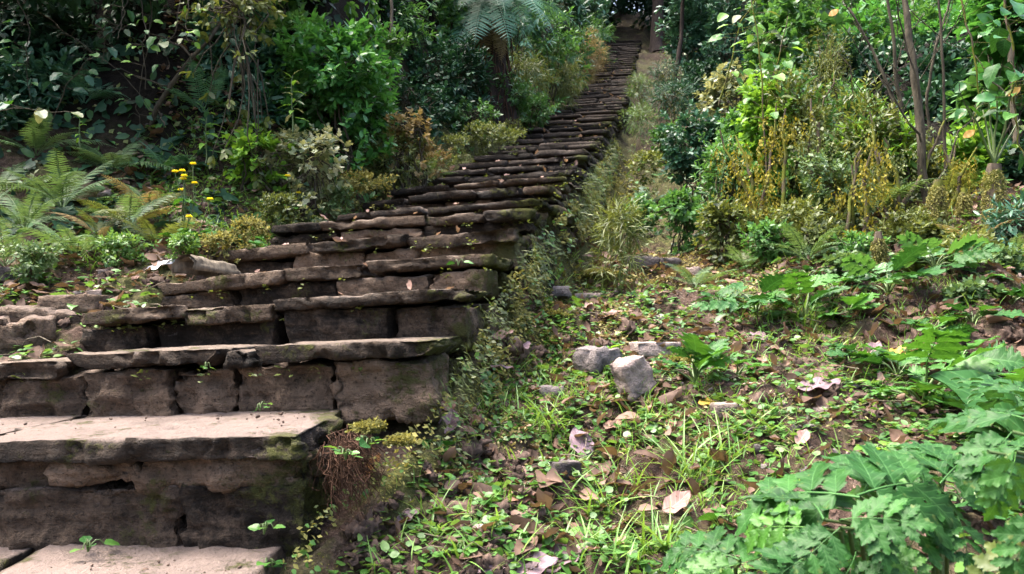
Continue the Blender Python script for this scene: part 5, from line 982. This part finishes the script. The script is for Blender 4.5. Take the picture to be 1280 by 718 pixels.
# curled bark at the left edge of the fourth step
cb = P(250, 332, 3.68); r_ = np.random.default_rng(3); mb = MB(); a = np.linspace(-.2, 3.5, 22); l = np.linspace(-.08, .15, 16); A, Lq = np.meshgrid(a, l)
rad = .055 + .012 * fbm(np.stack([A * 2, Lq * 12, A * 0], -1), 3, 4); v = np.stack([np.cos(A) * rad + Lq * .55, Lq * .8, np.sin(A) * rad - Lq * .06], -1); v2 = v - np.stack([np.cos(A), A * 0, np.sin(A)], -1) * .012
id_ = np.arange(A.size).reshape(A.shape); q = np.stack([id_[:-1, :-1], id_[:-1, 1:], id_[1:, 1:], id_[1:, :-1]], -1).reshape(-1, 4)
mb.add(v.reshape(-1, 3) + cb - UP * .02, quads=q); mb.add(v2.reshape(-1, 3) + cb - UP * .02, quads=q[:, ::-1])
o = mb.build('curled_bark', M['barkpale']); tag(o, 'curled piece of grey bark at the left end of the fourth step', 'bark')

# ================================================================== fallen leaves one can tell apart
FL = 'large fallen leaves'
for k, (px, py, L, mk, az, tl, lb) in enumerate([
    (612, 432, .13, 'leaf_pink', .2, .2, 'pink fallen leaf right of the second step'), (645, 447, .13, 'leaf_purple', .9, .35, 'purple fallen leaf overlapping the pink one'), (612, 462, .12, 'leaf_purple', -.2, .1, 'lilac leaf just below the pink one'),
    (462, 600, .11, 'leaf_brown', -.9, .6, 'red-brown leaf leaning on the side of the first step'), (730, 575, .13, 'leaf_purple', 1.9, .7, 'dark curled leaf standing in the middle ground'), (850, 525, .17, 'leaf_pink', .45, .2, 'long pink leaf at the centre of the right ground'),
    (838, 645, .1, 'leaf_pink', .5, .35, 'pink crumpled leaf above the bright corner plant'), (690, 712, .15, 'leaf_purple', .7, .3, 'mauve dry leaf at the bottom edge'), (600, 712, .13, 'leaf_purple', .3, .25, 'mauve folded leaf left along the bottom edge'), (650, 720, .12, 'leaf_purple', .1, .1, 'flat mauve leaf between the two at the bottom edge'),
    (1010, 488, .16, 'leaf_purple', .1, .15, 'purple-grey leaf lying before the lobed plants'), (945, 425, .13, 'leaf_purple', .9, .4, 'dark purple curled leaf near the lobed plants'), (1085, 448, .1, 'leaf_purple', .4, .4, 'lilac leaf beside the yellow-brown one'), (1120, 448, .15, 'leaf_ochre', .1, .2, 'yellow-brown dead leaf on the right shelf'),
    (185, 338, .17, 'leaf_white', .1, .45, 'whitish curled leaf on the left end of the fourth step'), (360, 298, .12, 'leaf_purple', .0, .1, 'purple leaf lying at the left of the fifth step'), (213, 272, .14, 'leaf_pink', 1.2, .6, 'pink leaf below the yellow flowers'), (85, 258, .12, 'leaf_pink', .0, .2, 'dull pink leaf among the left ferns'),
    (205, 300, .1, 'leaf_white', .5, .2, 'pale leaf above the curled bark'), (760, 540, .09, 'leaf_brown', .7, .3, 'orange-brown leaf in the middle ground'), (835, 535, .08, 'leaf_brown', 1.2, .4, 'rusty leaf left of the long pink leaf'), (560, 545, .1, 'leaf_purple', 1.4, .5, 'dark leaf leaning near the moss cushion'),
    (700, 560, .11, 'leaf_brown', .3, .3, 'brown curled leaf in the centre ground'), (790, 470, .07, 'leaf_ochre', .3, .3, 'small ochre leaf by the pale rock'), (560, 515, .11, 'leaf_brown', 2.2, .3, 'brown leaf near the step corner'), (1175, 470, .12, 'leaf_brown', .3, .4, 'brown shrivelled leaf by the large glossy plant'),
    (915, 470, .09, 'leaf_brown', 1.3, .6, 'dark red upright leaf right of the pale rock'), (500, 668, .07, 'leaf_purple', .5, .3, 'bluish grey leaf at the foot of the first step'), (470, 708, .08, 'leaf_purple', 1.2, .4, 'grey leaf at the bottom beside the first step'), (880, 505, .09, 'leaf_ochre', .2, .2, 'ochre leaf above the long pink leaf'),
    (1000, 560, .07, 'leaf_pink', .8, .4, 'small pink curled leaf above the large corner plant'), (640, 605, .1, 'leaf_pink', .1, .1, 'faded pink leaf on the centre soil'), (640, 625, .1, 'leaf_brown', .4, .1, 'flat tan leaf below the centre leaf'), (755, 400, .12, 'leaf_pink', .2, .1, 'dusty pink leaf on the mossy path')]):
    c = hit(px, py); c[2] += .004 + .015 * tl; d_ = np.array((math.cos(az) * math.cos(tl), math.sin(az) * math.cos(tl), math.sin(tl))); up = UP + np.array((0, -.35, 0)) + rng.normal(0, .15, 3)
    o = inst('fallen_leaf', big_mesh('dead', mk, k % 3), None, frames(d_[None], up[None], [L * 1.15])[0], c - d_ * L * .3); tag(o, lb, 'leaf', FL)

# ================================================================== grass tufts one can tell apart
def tuft(label, px, py, n, L, matk='grass', group='grass tufts', spread=.05, c=None):
    SC['n'] += 1; r_ = np.random.default_rng(9000 + SC['n']); c = hit(px, py) if c is None else c; mb = MB(); a = r_.uniform(0, 6.3, n); el = r_.uniform(.5, 1.45, n); d_ = np.stack([np.cos(a) * np.cos(el), np.sin(a) * np.cos(el), np.sin(el)], -1)
    up = np.stack([-np.cos(a) * np.sin(el), -np.sin(a) * np.sin(el), np.cos(el)], -1) + r_.normal(0, .2, (n, 3)); L_ = L * r_.uniform(.45, 1.15, n); pos = c + np.stack([r_.normal(0, spread, n), r_.normal(0, spread, n), np.full(n, -.01)], -1)
    pos[:, 2] = terr(pos[:, 0], pos[:, 1]) - .008; mb.scatter(leaf_tpl(.05, 7, .2, fold=.5, curl=1.0, seed=1), frames(d_, up, L_, wid=.16 / L_ * r_.uniform(.6, 1.2, n)), pos, np.clip(r_.normal(.5, .25, n), 0, 1))
    me = mb.mesh('grass_tuft', M[matk], c); o = bpy.data.objects.new('grass_tuft', me); C.objects.link(o); o.location = c; return tag(o, label, 'grass', group)
for px, py, n, L, lb in [
    (550, 668, 36, .14, 'bright grass tuft right of the first step'), (605, 655, 22, .11, 'grass tuft next to the bright one by the first step'), (575, 715, 24, .11, 'small grass tuft low at the bottom edge'), (690, 548, 45, .16, 'grass tuft below the bluish stone'), (665, 535, 35, .14, 'short grass left of the bluish stone tuft'),
    (745, 640, 30, .16, 'grass tuft with long blades in the centre foreground'), (790, 620, 28, .17, 'tall grass right of the centre foreground tuft'), (865, 605, 45, .22, 'upright grass beside the pink crumpled leaf'), (720, 690, 26, .14, 'dense grass tuft above the mauve bottom leaf'), (770, 700, 24, .14, 'grass near the bright corner plant'),
    (1000, 405, 45, .16, 'grass tuft among the lobed plants'), (1030, 415, 35, .14, 'short grass tuft behind the purple-grey leaf'), (795, 520, 30, .12, 'small grass tuft below the pale rock'), (118, 335, 50, .1, 'bright low grass on the left shelf'), (165, 322, 35, .09, 'low grass right of the bright left grass'), (290, 290, 30, .1, 'grass at the edge of the fifth step'),
    (945, 540, 25, .12, 'thin yellow grass right of the long pink leaf'), (540, 480, 30, .1, 'little grass at the corner of the second step'), (820, 690, 35, .2, 'grass blades in front of the bright corner plant'), (640, 700, 18, .11, 'grass between the mauve bottom leaves'), (660, 590, 16, .1, 'grass tuft by the faded pink leaf'), (895, 585, 30, .2, 'grass right of the upright tuft')]:
    tuft(lb, px, py, n, L, spread=.035)
# little plants on the stair stones
for lb, px, py, d, n, L in [('round-leaved seedling at the foot of the first step corner', 335, 712, 2.04, 8, .04), ('small seedling on the corner of the first riser', 330, 668, 2.05, 5, .028), ('seedling pair on the first tread', 325, 514, 2.5, 4, .03), ('tiny seedling under the lip of the second step', 258, 462, 2.6, 3, .025), ('lone green leaflet under the second lip', 132, 462, 2.68, 2, .03), ('small leaf sprout under the fourth lip', 573, 332, 3.33, 2, .04), ('seedlings along the foot of the first riser', 110, 690, 2.05, 4, .04), ('pale sprout at the moss cushion', 432, 575, 2.1, 6, .035), ('sprout with pale leaves beside the moss cushion', 462, 560, 2.2, 6, .04)]:
    rosette('seedling', lb, 'seedling', px, d, n, L, 'heart', ('bigleaf', 'clover'), 'seedlings on the steps', el=(.0, .6), stalk=.8, base=P(px, py, d))

# ================================================================== stuff that nobody could count
XR = lambda y: edges(y)[1]
def scat(n, x0, x1, y0, y1, r_, dens=None, power=1.0):
    x = r_.uniform(x0, x1, n); y = y0 + (y1 - y0) * r_.uniform(0, 1, n) ** power; k = np.ones(n, bool)
    xl, xr, _, _ = edges(y); k &= ~((x > xl + .02) & (x < xr + .01) & (y > 1.55) & (y < 31))
    k &= (x > -(y * .66 + .5)) & (x < y * .85 + .7)
    if dens is not None: k &= r_.uniform(0, 1, n) < dens(x, y)
    x, y = x[k], y[k]; return np.stack([x, y, terr(x, y)], -1)
def dn(s, sc, lo, hi): return lambda x, y: ss(lo, hi, fbm(np.stack([x * sc, y * sc, x * 0], -1), 3, s))
def flat_frames(n, r_, size, tilt, az=None, nt=.5):
    a = r_.uniform(0, 6.3, n); e = r_.normal(tilt[0], tilt[1], n); d_ = np.stack([np.cos(a) * np.cos(e), np.sin(a) * np.cos(e), np.sin(e)], -1); return frames(d_, UP[None] + r_.normal(0, nt, (n, 3)), size)
r_ = np.random.default_rng(77)
def stuff(name, label, mb, mat): return tag(mb.build(name, mat), label, None, None, 'stuff')
# dead leaf litter
mb = MB()
for tpl in (leaf_tpl(.55, 4, .4, fold=.7, curl=-.6, wave=.1), leaf_tpl(.45, 4, .45, fold=-.3, curl=.9, wave=.1), leaf_tpl(.7, 6, .4, fold=.3, curl=.5, lobes=3, lobe_d=.4)):
    p = scat(9500, -2.4, 4.2, 1.0, 6.0, r_, lambda x, y: .2 + .8 * dn(5, 2.2, -.4, .4)(x, y), 1.1); p[:, 2] += r_.uniform(.0, .02, len(p)); n = len(p)
    mb.scatter(tpl, flat_frames(n, r_, r_.gamma(4, .0105, n) + .01, (.1, .35)), p, np.clip(r_.normal(.45, .28, n), 0, 1))
stuff('leaf_litter', 'small brown dead leaves strewn over the soil', mb, M['litter'])
mb = MB()
for k in range(1700):
    p = scat(1, -2.2, 3, 1.2, 5.5, r_)
    if len(p) == 0: continue
    a = r_.uniform(0, 6.3); L = r_.gamma(3, .03); q = p[0] + np.array((math.cos(a), math.sin(a), r_.normal(.05, .2))) * L; tube(mb, curve(p[0] + UP * .006, q + UP * .006, 4, -.01, .15, r_), r_.uniform(.001, .0028), 4, tint=r_.uniform())
stuff('fallen_twigs', 'thin dry twigs and rootlets scattered on the soil', mb, M['barkpale'])
mb = MB()
for tpl in (leaf_tpl(.55, 8, .42, fold=.4, curl=-.5, wave=.08, cols=2, seed=2), leaf_tpl(.6, 8, .45, fold=-.2, curl=.7, wave=.08, cols=2, seed=4)):
    p = scat(400, -2.2, 3.0, 1.1, 5.0, r_, lambda x, y: .12 + .9 * dn(91, 1.1, -.15, .3)(x, y), 1.0); n = len(p); p[:, 2] += r_.uniform(.0, .015, n); mb.scatter(tpl, flat_frames(n, r_, r_.uniform(.035, .085, n), (.12, .3), nt=.4), p, np.clip(r_.normal(.45, .3, n), 0, 1))
for i in range(2, 44):
    m_ = int(r_.integers(3, 9)); f = r_.uniform(.03, .95, m_)[:, None]; b_ = r_.uniform(.02, .3, m_)[:, None]; c = SL[i] * (1 - f) + SR[i] * f + np.array((.12, 1, 0)) * b_; c[:, 2] += .012; mb.scatter(leaf_tpl(.5, 5, .45, fold=.5, curl=-.4, wave=.08), flat_frames(m_, r_, r_.uniform(.025, .06, m_) * (1 + .02 * c[:, 1]), (.15, .3)), c, np.clip(r_.normal(.4, .3, m_), 0, 1))
stuff('larger_leaf_litter', 'pinkish brown dead leaves lying in drifts on soil and steps', mb, M['litter_pale'])
# pebbles and soil crumbs
cube, cq = stone_mesh((1, 1, .7), .34, 3, rnd=.3, amp=.12, strata=0)
for mt, n0, sc, lb, nm in (('rock_grey', 2600, .006, 'dark soil crumbs and gravel beside the steps', 'gravel'), ('rock_pale', 420, .009, 'small pale stone chips on the soil', 'stone_chips')):
    p = scat(n0, -2.4, 2.8, 1.2, 5.5, r_, dn(8, 1.5, -.3, .4)); n = len(p); mb = MB(); mb.scatter((cube, cq, np.zeros((len(cube), 3))), flat_frames(n, r_, r_.gamma(2.2, sc, n) + .003, (0, .4)), p, r_.uniform(0, 1, n)); stuff(nm, lb, mb, M[mt])
p = scat(1300, -2.0, 3.0, 1.2, 5.4, r_, dn(15, 1.4, -.2, .5)); n = len(p); mb = MB(); cl, clq = stone_mesh((1, 1, .6), .16, 5, rnd=.3, amp=.16, strata=0, chip=1.0)
mb.scatter((cl, clq, np.zeros((len(cl), 3))), flat_frames(n, r_, r_.gamma(3, .014, n) + .012, (0, .4)), p, r_.uniform(0, 1, n)); p = scat(700, -.62, .1, 1.6, 2.8, r_); n = len(p); mb.scatter((cl, clq, np.zeros((len(cl), 3))), flat_frames(n, r_, r_.gamma(3, .009, n) + .006, (0, .4)), p, r_.uniform(0, 1, n))
stuff('soil_clods', 'crumbly brown clods of earth on the slope', mb, M['clod'])
# round ground cover, weeds
mb = MB()
for tpl, n0, sz, den in ((T['round'], 44000, .026, dn(12, 1.6, .0, .15)), (T['heart'], 26000, .036, dn(19, 1.3, .08, .22)), (T['ovate'], 26000, .042, dn(25, 1.2, .08, .22))):
    p = scat(int(n0 * 1.2), -2.4, 4.4, 1.05, 5.6, r_, den, 1.15); n = len(p); p[:, 2] += r_.uniform(.006, .035, n); mb.scatter(tpl, flat_frames(n, r_, sz * r_.uniform(.5, 1.35, n), (.1, .25), nt=.35), p, np.clip(r_.normal(.45, .25, n), 0, 1))
stuff('ground_cover', 'low round-leaved weeds creeping over the soil', mb, M['clover'])
mb = MB(); p = scat(34000, -2.4, 4.2, 1.2, 5.6, r_, dn(31, 1.5, .0, .35), 1.1); n = len(p); p[:, 2] -= .005
a = r_.uniform(0, 6.3, n); e = r_.uniform(.6, 1.45, n); d_ = np.stack([np.cos(a) * np.cos(e), np.sin(a) * np.cos(e), np.sin(e)], -1); L_ = r_.uniform(.03, .1, n)
mb.scatter(leaf_tpl(.05, 3, .2, fold=.4, curl=.8), frames(d_, UP + r_.normal(0, .4, (n, 3)), L_, wid=.1 / L_), p, np.clip(r_.normal(.55, .25, n), 0, 1)); stuff('grass', 'short thin grass between the weeds', mb, M['grass'])
# grit and crumbled leaves on the lowest treads
mb = MB(); x = r_.uniform(-2.2, -.62, 380); y = r_.uniform(1.5, 2.55, 380); k = (r_.uniform(0, 1, 380) < .25 + .75 * ss(-.2, .4, fbm(np.stack([x * 3, y * 3, x * 0], -1), 3, 61))) | (np.abs(y - 2.5) < .07); x, y = x[k], y[k]; n = len(x)
zt = np.where(y > 2.12 + .03 * (x < -1), np.interp(x, [SL[0][0], SR[0][0]], [SL[0][2], SR[0][2]]), Z0); ok_ = (x < np.where(y > 2.12, -.56, -.66)) & ~((y > 2.04) & (y < 2.2)); x, y, zt = x[ok_], y[ok_], zt[ok_]; n = len(x)
mb.scatter((cube, cq, np.zeros((len(cube), 3))), flat_frames(n, r_, r_.gamma(2, .002, n) + .001, (0, .4)), np.stack([x, y, zt + .004], -1), r_.uniform(0, 1, n)); stuff('tread_grit', 'dark grit and crumbs on the two lowest treads', mb, M['clod'])
# weeds rooted in the joints of the steps
mb = MB()
for i in range(1, 46):
    R, L = SR[i], SL[i]; m_ = int(r_.integers(6, 16)) if i < 24 else 8
    for k in range(m_):
        f = r_.beta(.6, .6); c = L * (1 - f) + R * f + np.array((0, .02, -.06 - .02 * r_.uniform())); c[1] -= .0; nn = int(r_.integers(4, 10)); a = r_.uniform(3.3, 6.1, nn); d_ = np.stack([np.cos(a), np.sin(a), r_.uniform(-.4, .8, nn)], -1); mb.scatter(T['tiny'], frames(d_, UP + r_.normal(0, .4, (nn, 3)), r_.uniform(.012, .028, nn) * (1 + .03 * c[1])), np.repeat(c[None], nn, 0) + r_.normal(0, .012, (nn, 3)), np.clip(r_.normal(.5, .3, nn), 0, 1))
stuff('joint_moss', 'bits of moss growing from the joints of the steps', mb, M['olive'])
mb = MB(); y = 2.6 + 3.2 * r_.uniform(0, 1, 34000); x = edges(y)[1] + .12 + 1.5 * r_.uniform(0, 1, len(y)) ** 1.4; k = r_.uniform(0, 1, len(y)) < ss(-.1, .35, fbm(np.stack([x * 1.8, y * 1.8, x * 0], -1), 3, 71)) * ss(2.6, 3.3, y); x, y = x[k], y[k]; n = len(x)
mb.scatter(T['tiny'], flat_frames(n, r_, r_.uniform(.008, .022, n) * (.6 + .18 * y), (.35, .4), nt=.6), np.stack([x, y, terr(x, y) + r_.uniform(0, .02, n)], -1), np.clip(r_.normal(.5, .28, n), 0, 1)); stuff('dry_moss', 'dry yellow moss carpet on the path beside the steps', mb, M['drymoss'])
mb = MB(); ml = MB()
y = 1.9 + 3.0 * r_.uniform(0, 1, 9000); x = edges(y)[1] + r_.uniform(-.01, .2, len(y)); k = r_.uniform(0, 1, len(y)) < ss(-.25, .2, fbm(np.stack([x * 5, y * 3, x * 0], -1), 3, 81)); x, y = x[k], y[k]; n = len(x); p = np.stack([x, y, terr(x, y) + .008], -1); h_ = n // 2
d_ = np.stack([r_.uniform(.2, 1, n), r_.uniform(-1, .6, n), r_.uniform(-.7, .7, n)], -1); R_ = frames(d_, np.tile((.8, -.5, .6), (n, 1)) + r_.normal(0, .35, (n, 3)), r_.uniform(.012, .032, n))
mb.scatter(T['heart'], R_[:h_], p[:h_], np.clip(r_.normal(.4, .25, h_), 0, 1)); ml.scatter(leaf_tpl(.5, 4, .45, fold=.4, curl=.6, wave=.1), R_[h_:], p[h_:], np.clip(r_.normal(.4, .28, n - h_), 0, 1))
stuff('flank_weeds', 'small weeds rooted on the steep flank of the steps', mb, M['clover']); stuff('flank_litter', 'dead leaves stuck on the steep flank of the steps', ml, M['litter'])
# moss cushions along the flank of the steps
mb = MB(); yy = 1.95 + 8 * r_.uniform(0, 1, 22000) ** 1.5; xx = edges(yy)[1] + np.abs(r_.normal(0, 1, len(yy))) * np.interp(yy, [2, 4, 8], [.14, .17, .2]) - .01
k = r_.uniform(0, 1, len(yy)) < ss(-.3, .3, fbm(np.stack([xx * 4, yy * 4, xx * 0], -1), 3, 41)); xx, yy = xx[k], yy[k]; p = np.stack([xx, yy, terr(xx, yy) + r_.uniform(0, .02, len(xx))], -1); n = len(p)
a = r_.uniform(-1.2, 1.2, n); d_ = np.stack([np.cos(a) * .7, np.sin(a) * .5 - .3, r_.uniform(-.9, .9, n)], -1); mb.scatter(T['tiny'], frames(d_, np.tile((.5, -.5, .7), (n, 1)) + r_.normal(0, .3, (n, 3)), r_.uniform(.010, .03, n) * np.interp(yy, [2, 3.2, 6], [.42, .8, 1.5])), p, np.clip(r_.normal(.5, .3, n), 0, 1)); stuff('flank_moss', 'yellow-green moss clinging to the flank of the steps', mb, M['moss'])
mb = MB(); yy = 2.5 + 7 * r_.uniform(0, 1, 3200) ** 1.1; xl, xx, zl, zz = edges(yy); k = fbm(np.stack([yy * 5, yy * 0, yy * 0], -1), 2, 44) > -.2; xx, yy, zz = xx[k], yy[k], zz[k]; n = len(yy); hh = r_.uniform(0, 1, n)
p = np.stack([xx + .0 + hh * .1 + r_.normal(0, .02, n), yy, zz - .13 - hh * .2], -1); p[:, 2] = np.maximum(p[:, 2], terr(p[:, 0], p[:, 1]) + .01); d_ = np.stack([r_.uniform(.1, .8, n), r_.normal(-.1, .4, n), r_.uniform(-1.2, .1, n)], -1)
mb.scatter(leaf_tpl(.09, 3, .4, curl=.4), frames(d_, np.tile((.7, -.5, .5), (n, 1)) + r_.normal(0, .3, (n, 3)), r_.uniform(.02, .05, n) * np.interp(yy, [2.5, 6], [.7, 1.8])), p, np.clip(r_.normal(.45, .28, n), 0, 1)); stuff('hanging_grass', 'thin grey-green strands hanging on the flank of the steps', mb, M['olive'])
for mt, n0, nm, lb, sd_ in (('moss', 8000, 'wall_moss', 'golden moss on the stone ends along the right of the steps', 101), ('clover', 1500, 'wall_weeds', 'small green weeds on the stone ends along the right of the steps', 111), ('olive', 4500, 'wall_tufts', 'olive moss tufts on the stone ends along the right of the steps', 121)):
    mb = MB(); y = 2.0 + 7.5 * r_.uniform(0, 1, n0) ** 1.25; hh = r_.uniform(0, 1, n0); k = fbm(np.stack([y * 3.2, hh * 2.2, y * 0], -1), 3, sd_) > .12; y, hh = y[k], hh[k]; n = len(y); _, xr, _, zr = edges(y)
    p = np.stack([xr + .0 + .07 * hh + r_.normal(0, .012, n), y, zr - .2 - hh * .3], -1); p[:, 2] = np.maximum(p[:, 2], terr(p[:, 0], p[:, 1])); d_ = np.stack([r_.uniform(.3, 1, n), r_.uniform(-.9, .5, n), r_.uniform(-.9, .5, n)], -1)
    mb.scatter(T['tiny' if mt != 'clover' else 'heart'], frames(d_, np.tile((.7, -.6, .6), (n, 1)) + r_.normal(0, .35, (n, 3)), r_.uniform(.012, .03, n) * np.interp(y, [2, 6], [.75, 1.5])), p, np.clip(r_.normal(.5, .28, n), 0, 1)); stuff(nm, lb, mb, M[mt])
def cushion(label, px, py, d, rx, rz, n, sz=.014):
    c = P(px, py, d) if d < 2.5 else hit(px, py); c[2] -= .01; dr = nz(r_.normal(0, 1, (n, 3))); dr[:, 2] = np.abs(dr[:, 2]); q = c + dr * np.array((rx, rx * .9, rz)) * (.6 + .55 * fbm(dr * 2.5 + px, 3, 3))[:, None] * (r_.uniform(0, 1, n) ** .4)[:, None]; b = MB(); b.scatter(T['tiny'], frames(dr * .8 + r_.normal(0, .5, (n, 3)), UP + r_.normal(0, .5, (n, 3)), r_.uniform(.6, 1.3, n) * sz), q, np.clip(r_.normal(.65, .25, n), 0, 1))
    me = b.mesh('moss_cushion', M['moss'], c); o = bpy.data.objects.new('moss_cushion', me); C.objects.link(o); o.location = c; tag(o, label, 'moss', 'moss cushions')
cushion('bright yellow moss cushion on the corner of the first tread', 462, 534, 2.25, .06, .035, 2400, .011)
cushion('moss cushion lower on the side of the first step', 500, 550, 2.3, .055, .03, 1500, .011)
cushion('yellow moss patch on the path beside the gully', 745, 345, 4.2, .2, .06, 2600, .022)
cushion('moss patch right of the pale rocks', 850, 455, 2.95, .1, .06, 1600, .02)
cushion('moss patch along the path by the fourth step', 690, 395, 3.5, .13, .04, 2000, .018)
# rootlets hanging on the open end of the first step
mb = MB()
for k in range(260):
    s = P(r_.uniform(385, 425), r_.uniform(545, 590), 2.12) + np.array((.03, r_.uniform(0, .3), 0)); e = s + np.array((r_.normal(.02, .03), r_.normal(-.02, .03), -r_.uniform(.03, .16))); tube(mb, curve(s, e, 6, 0, .35, r_), np.linspace(.0018, .0007, 6), 4, tint=r_.uniform())
o = mb.build('hanging_rootlets', M['root']); tag(o, 'reddish-brown rootlets hanging over the end of the first step', None, None, 'stuff')
# undergrowth that covers the slopes
for tpl, n0, sz, mt, lb, nm in (('ovate', 26000, .06, 'mid', 'green undergrowth leaves carpeting the slopes', 'undergrowth'), ('tiny', 34000, .04, 'olive', 'olive undergrowth and moss carpeting the slopes', 'mossy_undergrowth'), ('ivy', 30000, .075, 'deep', 'dark ivy-like leaves carpeting the shaded banks', 'ivy_undergrowth')):
    x = r_.uniform(-9, 11, n0); y = 4.2 + 28 * r_.uniform(0, 1, n0) ** 1.7; xl, xr, _, _ = edges(y); k = (x < xl - .05) | (x > xr + np.where(nm == 'mossy_undergrowth', .12, .25) + .5 * ss(9.5, 12, y) * (nm != 'x')); k &= np.abs(x) < y * .75 + .6
    if nm == 'ivy_undergrowth': k &= (x < xl - .5)
    elif nm == 'undergrowth': k &= r_.uniform(0, 1, n0) < .2 + .8 * dn(51, .9, -.3, .3)(x, y)
    x, y = x[k], y[k]; n = len(x); p = np.stack([x, y, terr(x, y) + r_.uniform(.0, .1, n) * ss(4, 7, y)], -1); e = .01; gx = (terr(x + .1, y, False) - terr(x - .1, y, False)) / .2; gy = (terr(x, y + .1, False) - terr(x, y - .1, False)) / .2; nn = nz(np.stack([-gx, -gy, np.ones(n)], -1))
    a = r_.normal(0, 1, (n, 3)); d_ = nz(np.cross(nn, a)) + nn * r_.uniform(.0, .7, n)[:, None] - UP * .2; b = MB(); b.scatter(T[tpl], frames(d_, nn + r_.normal(0, .4, (n, 3)), sz * r_.uniform(.5, 1.3, n) * (1 + .06 * y)), p, np.clip(r_.normal(.45, .25, n), 0, 1)); stuff(nm, lb, b, M[mt])
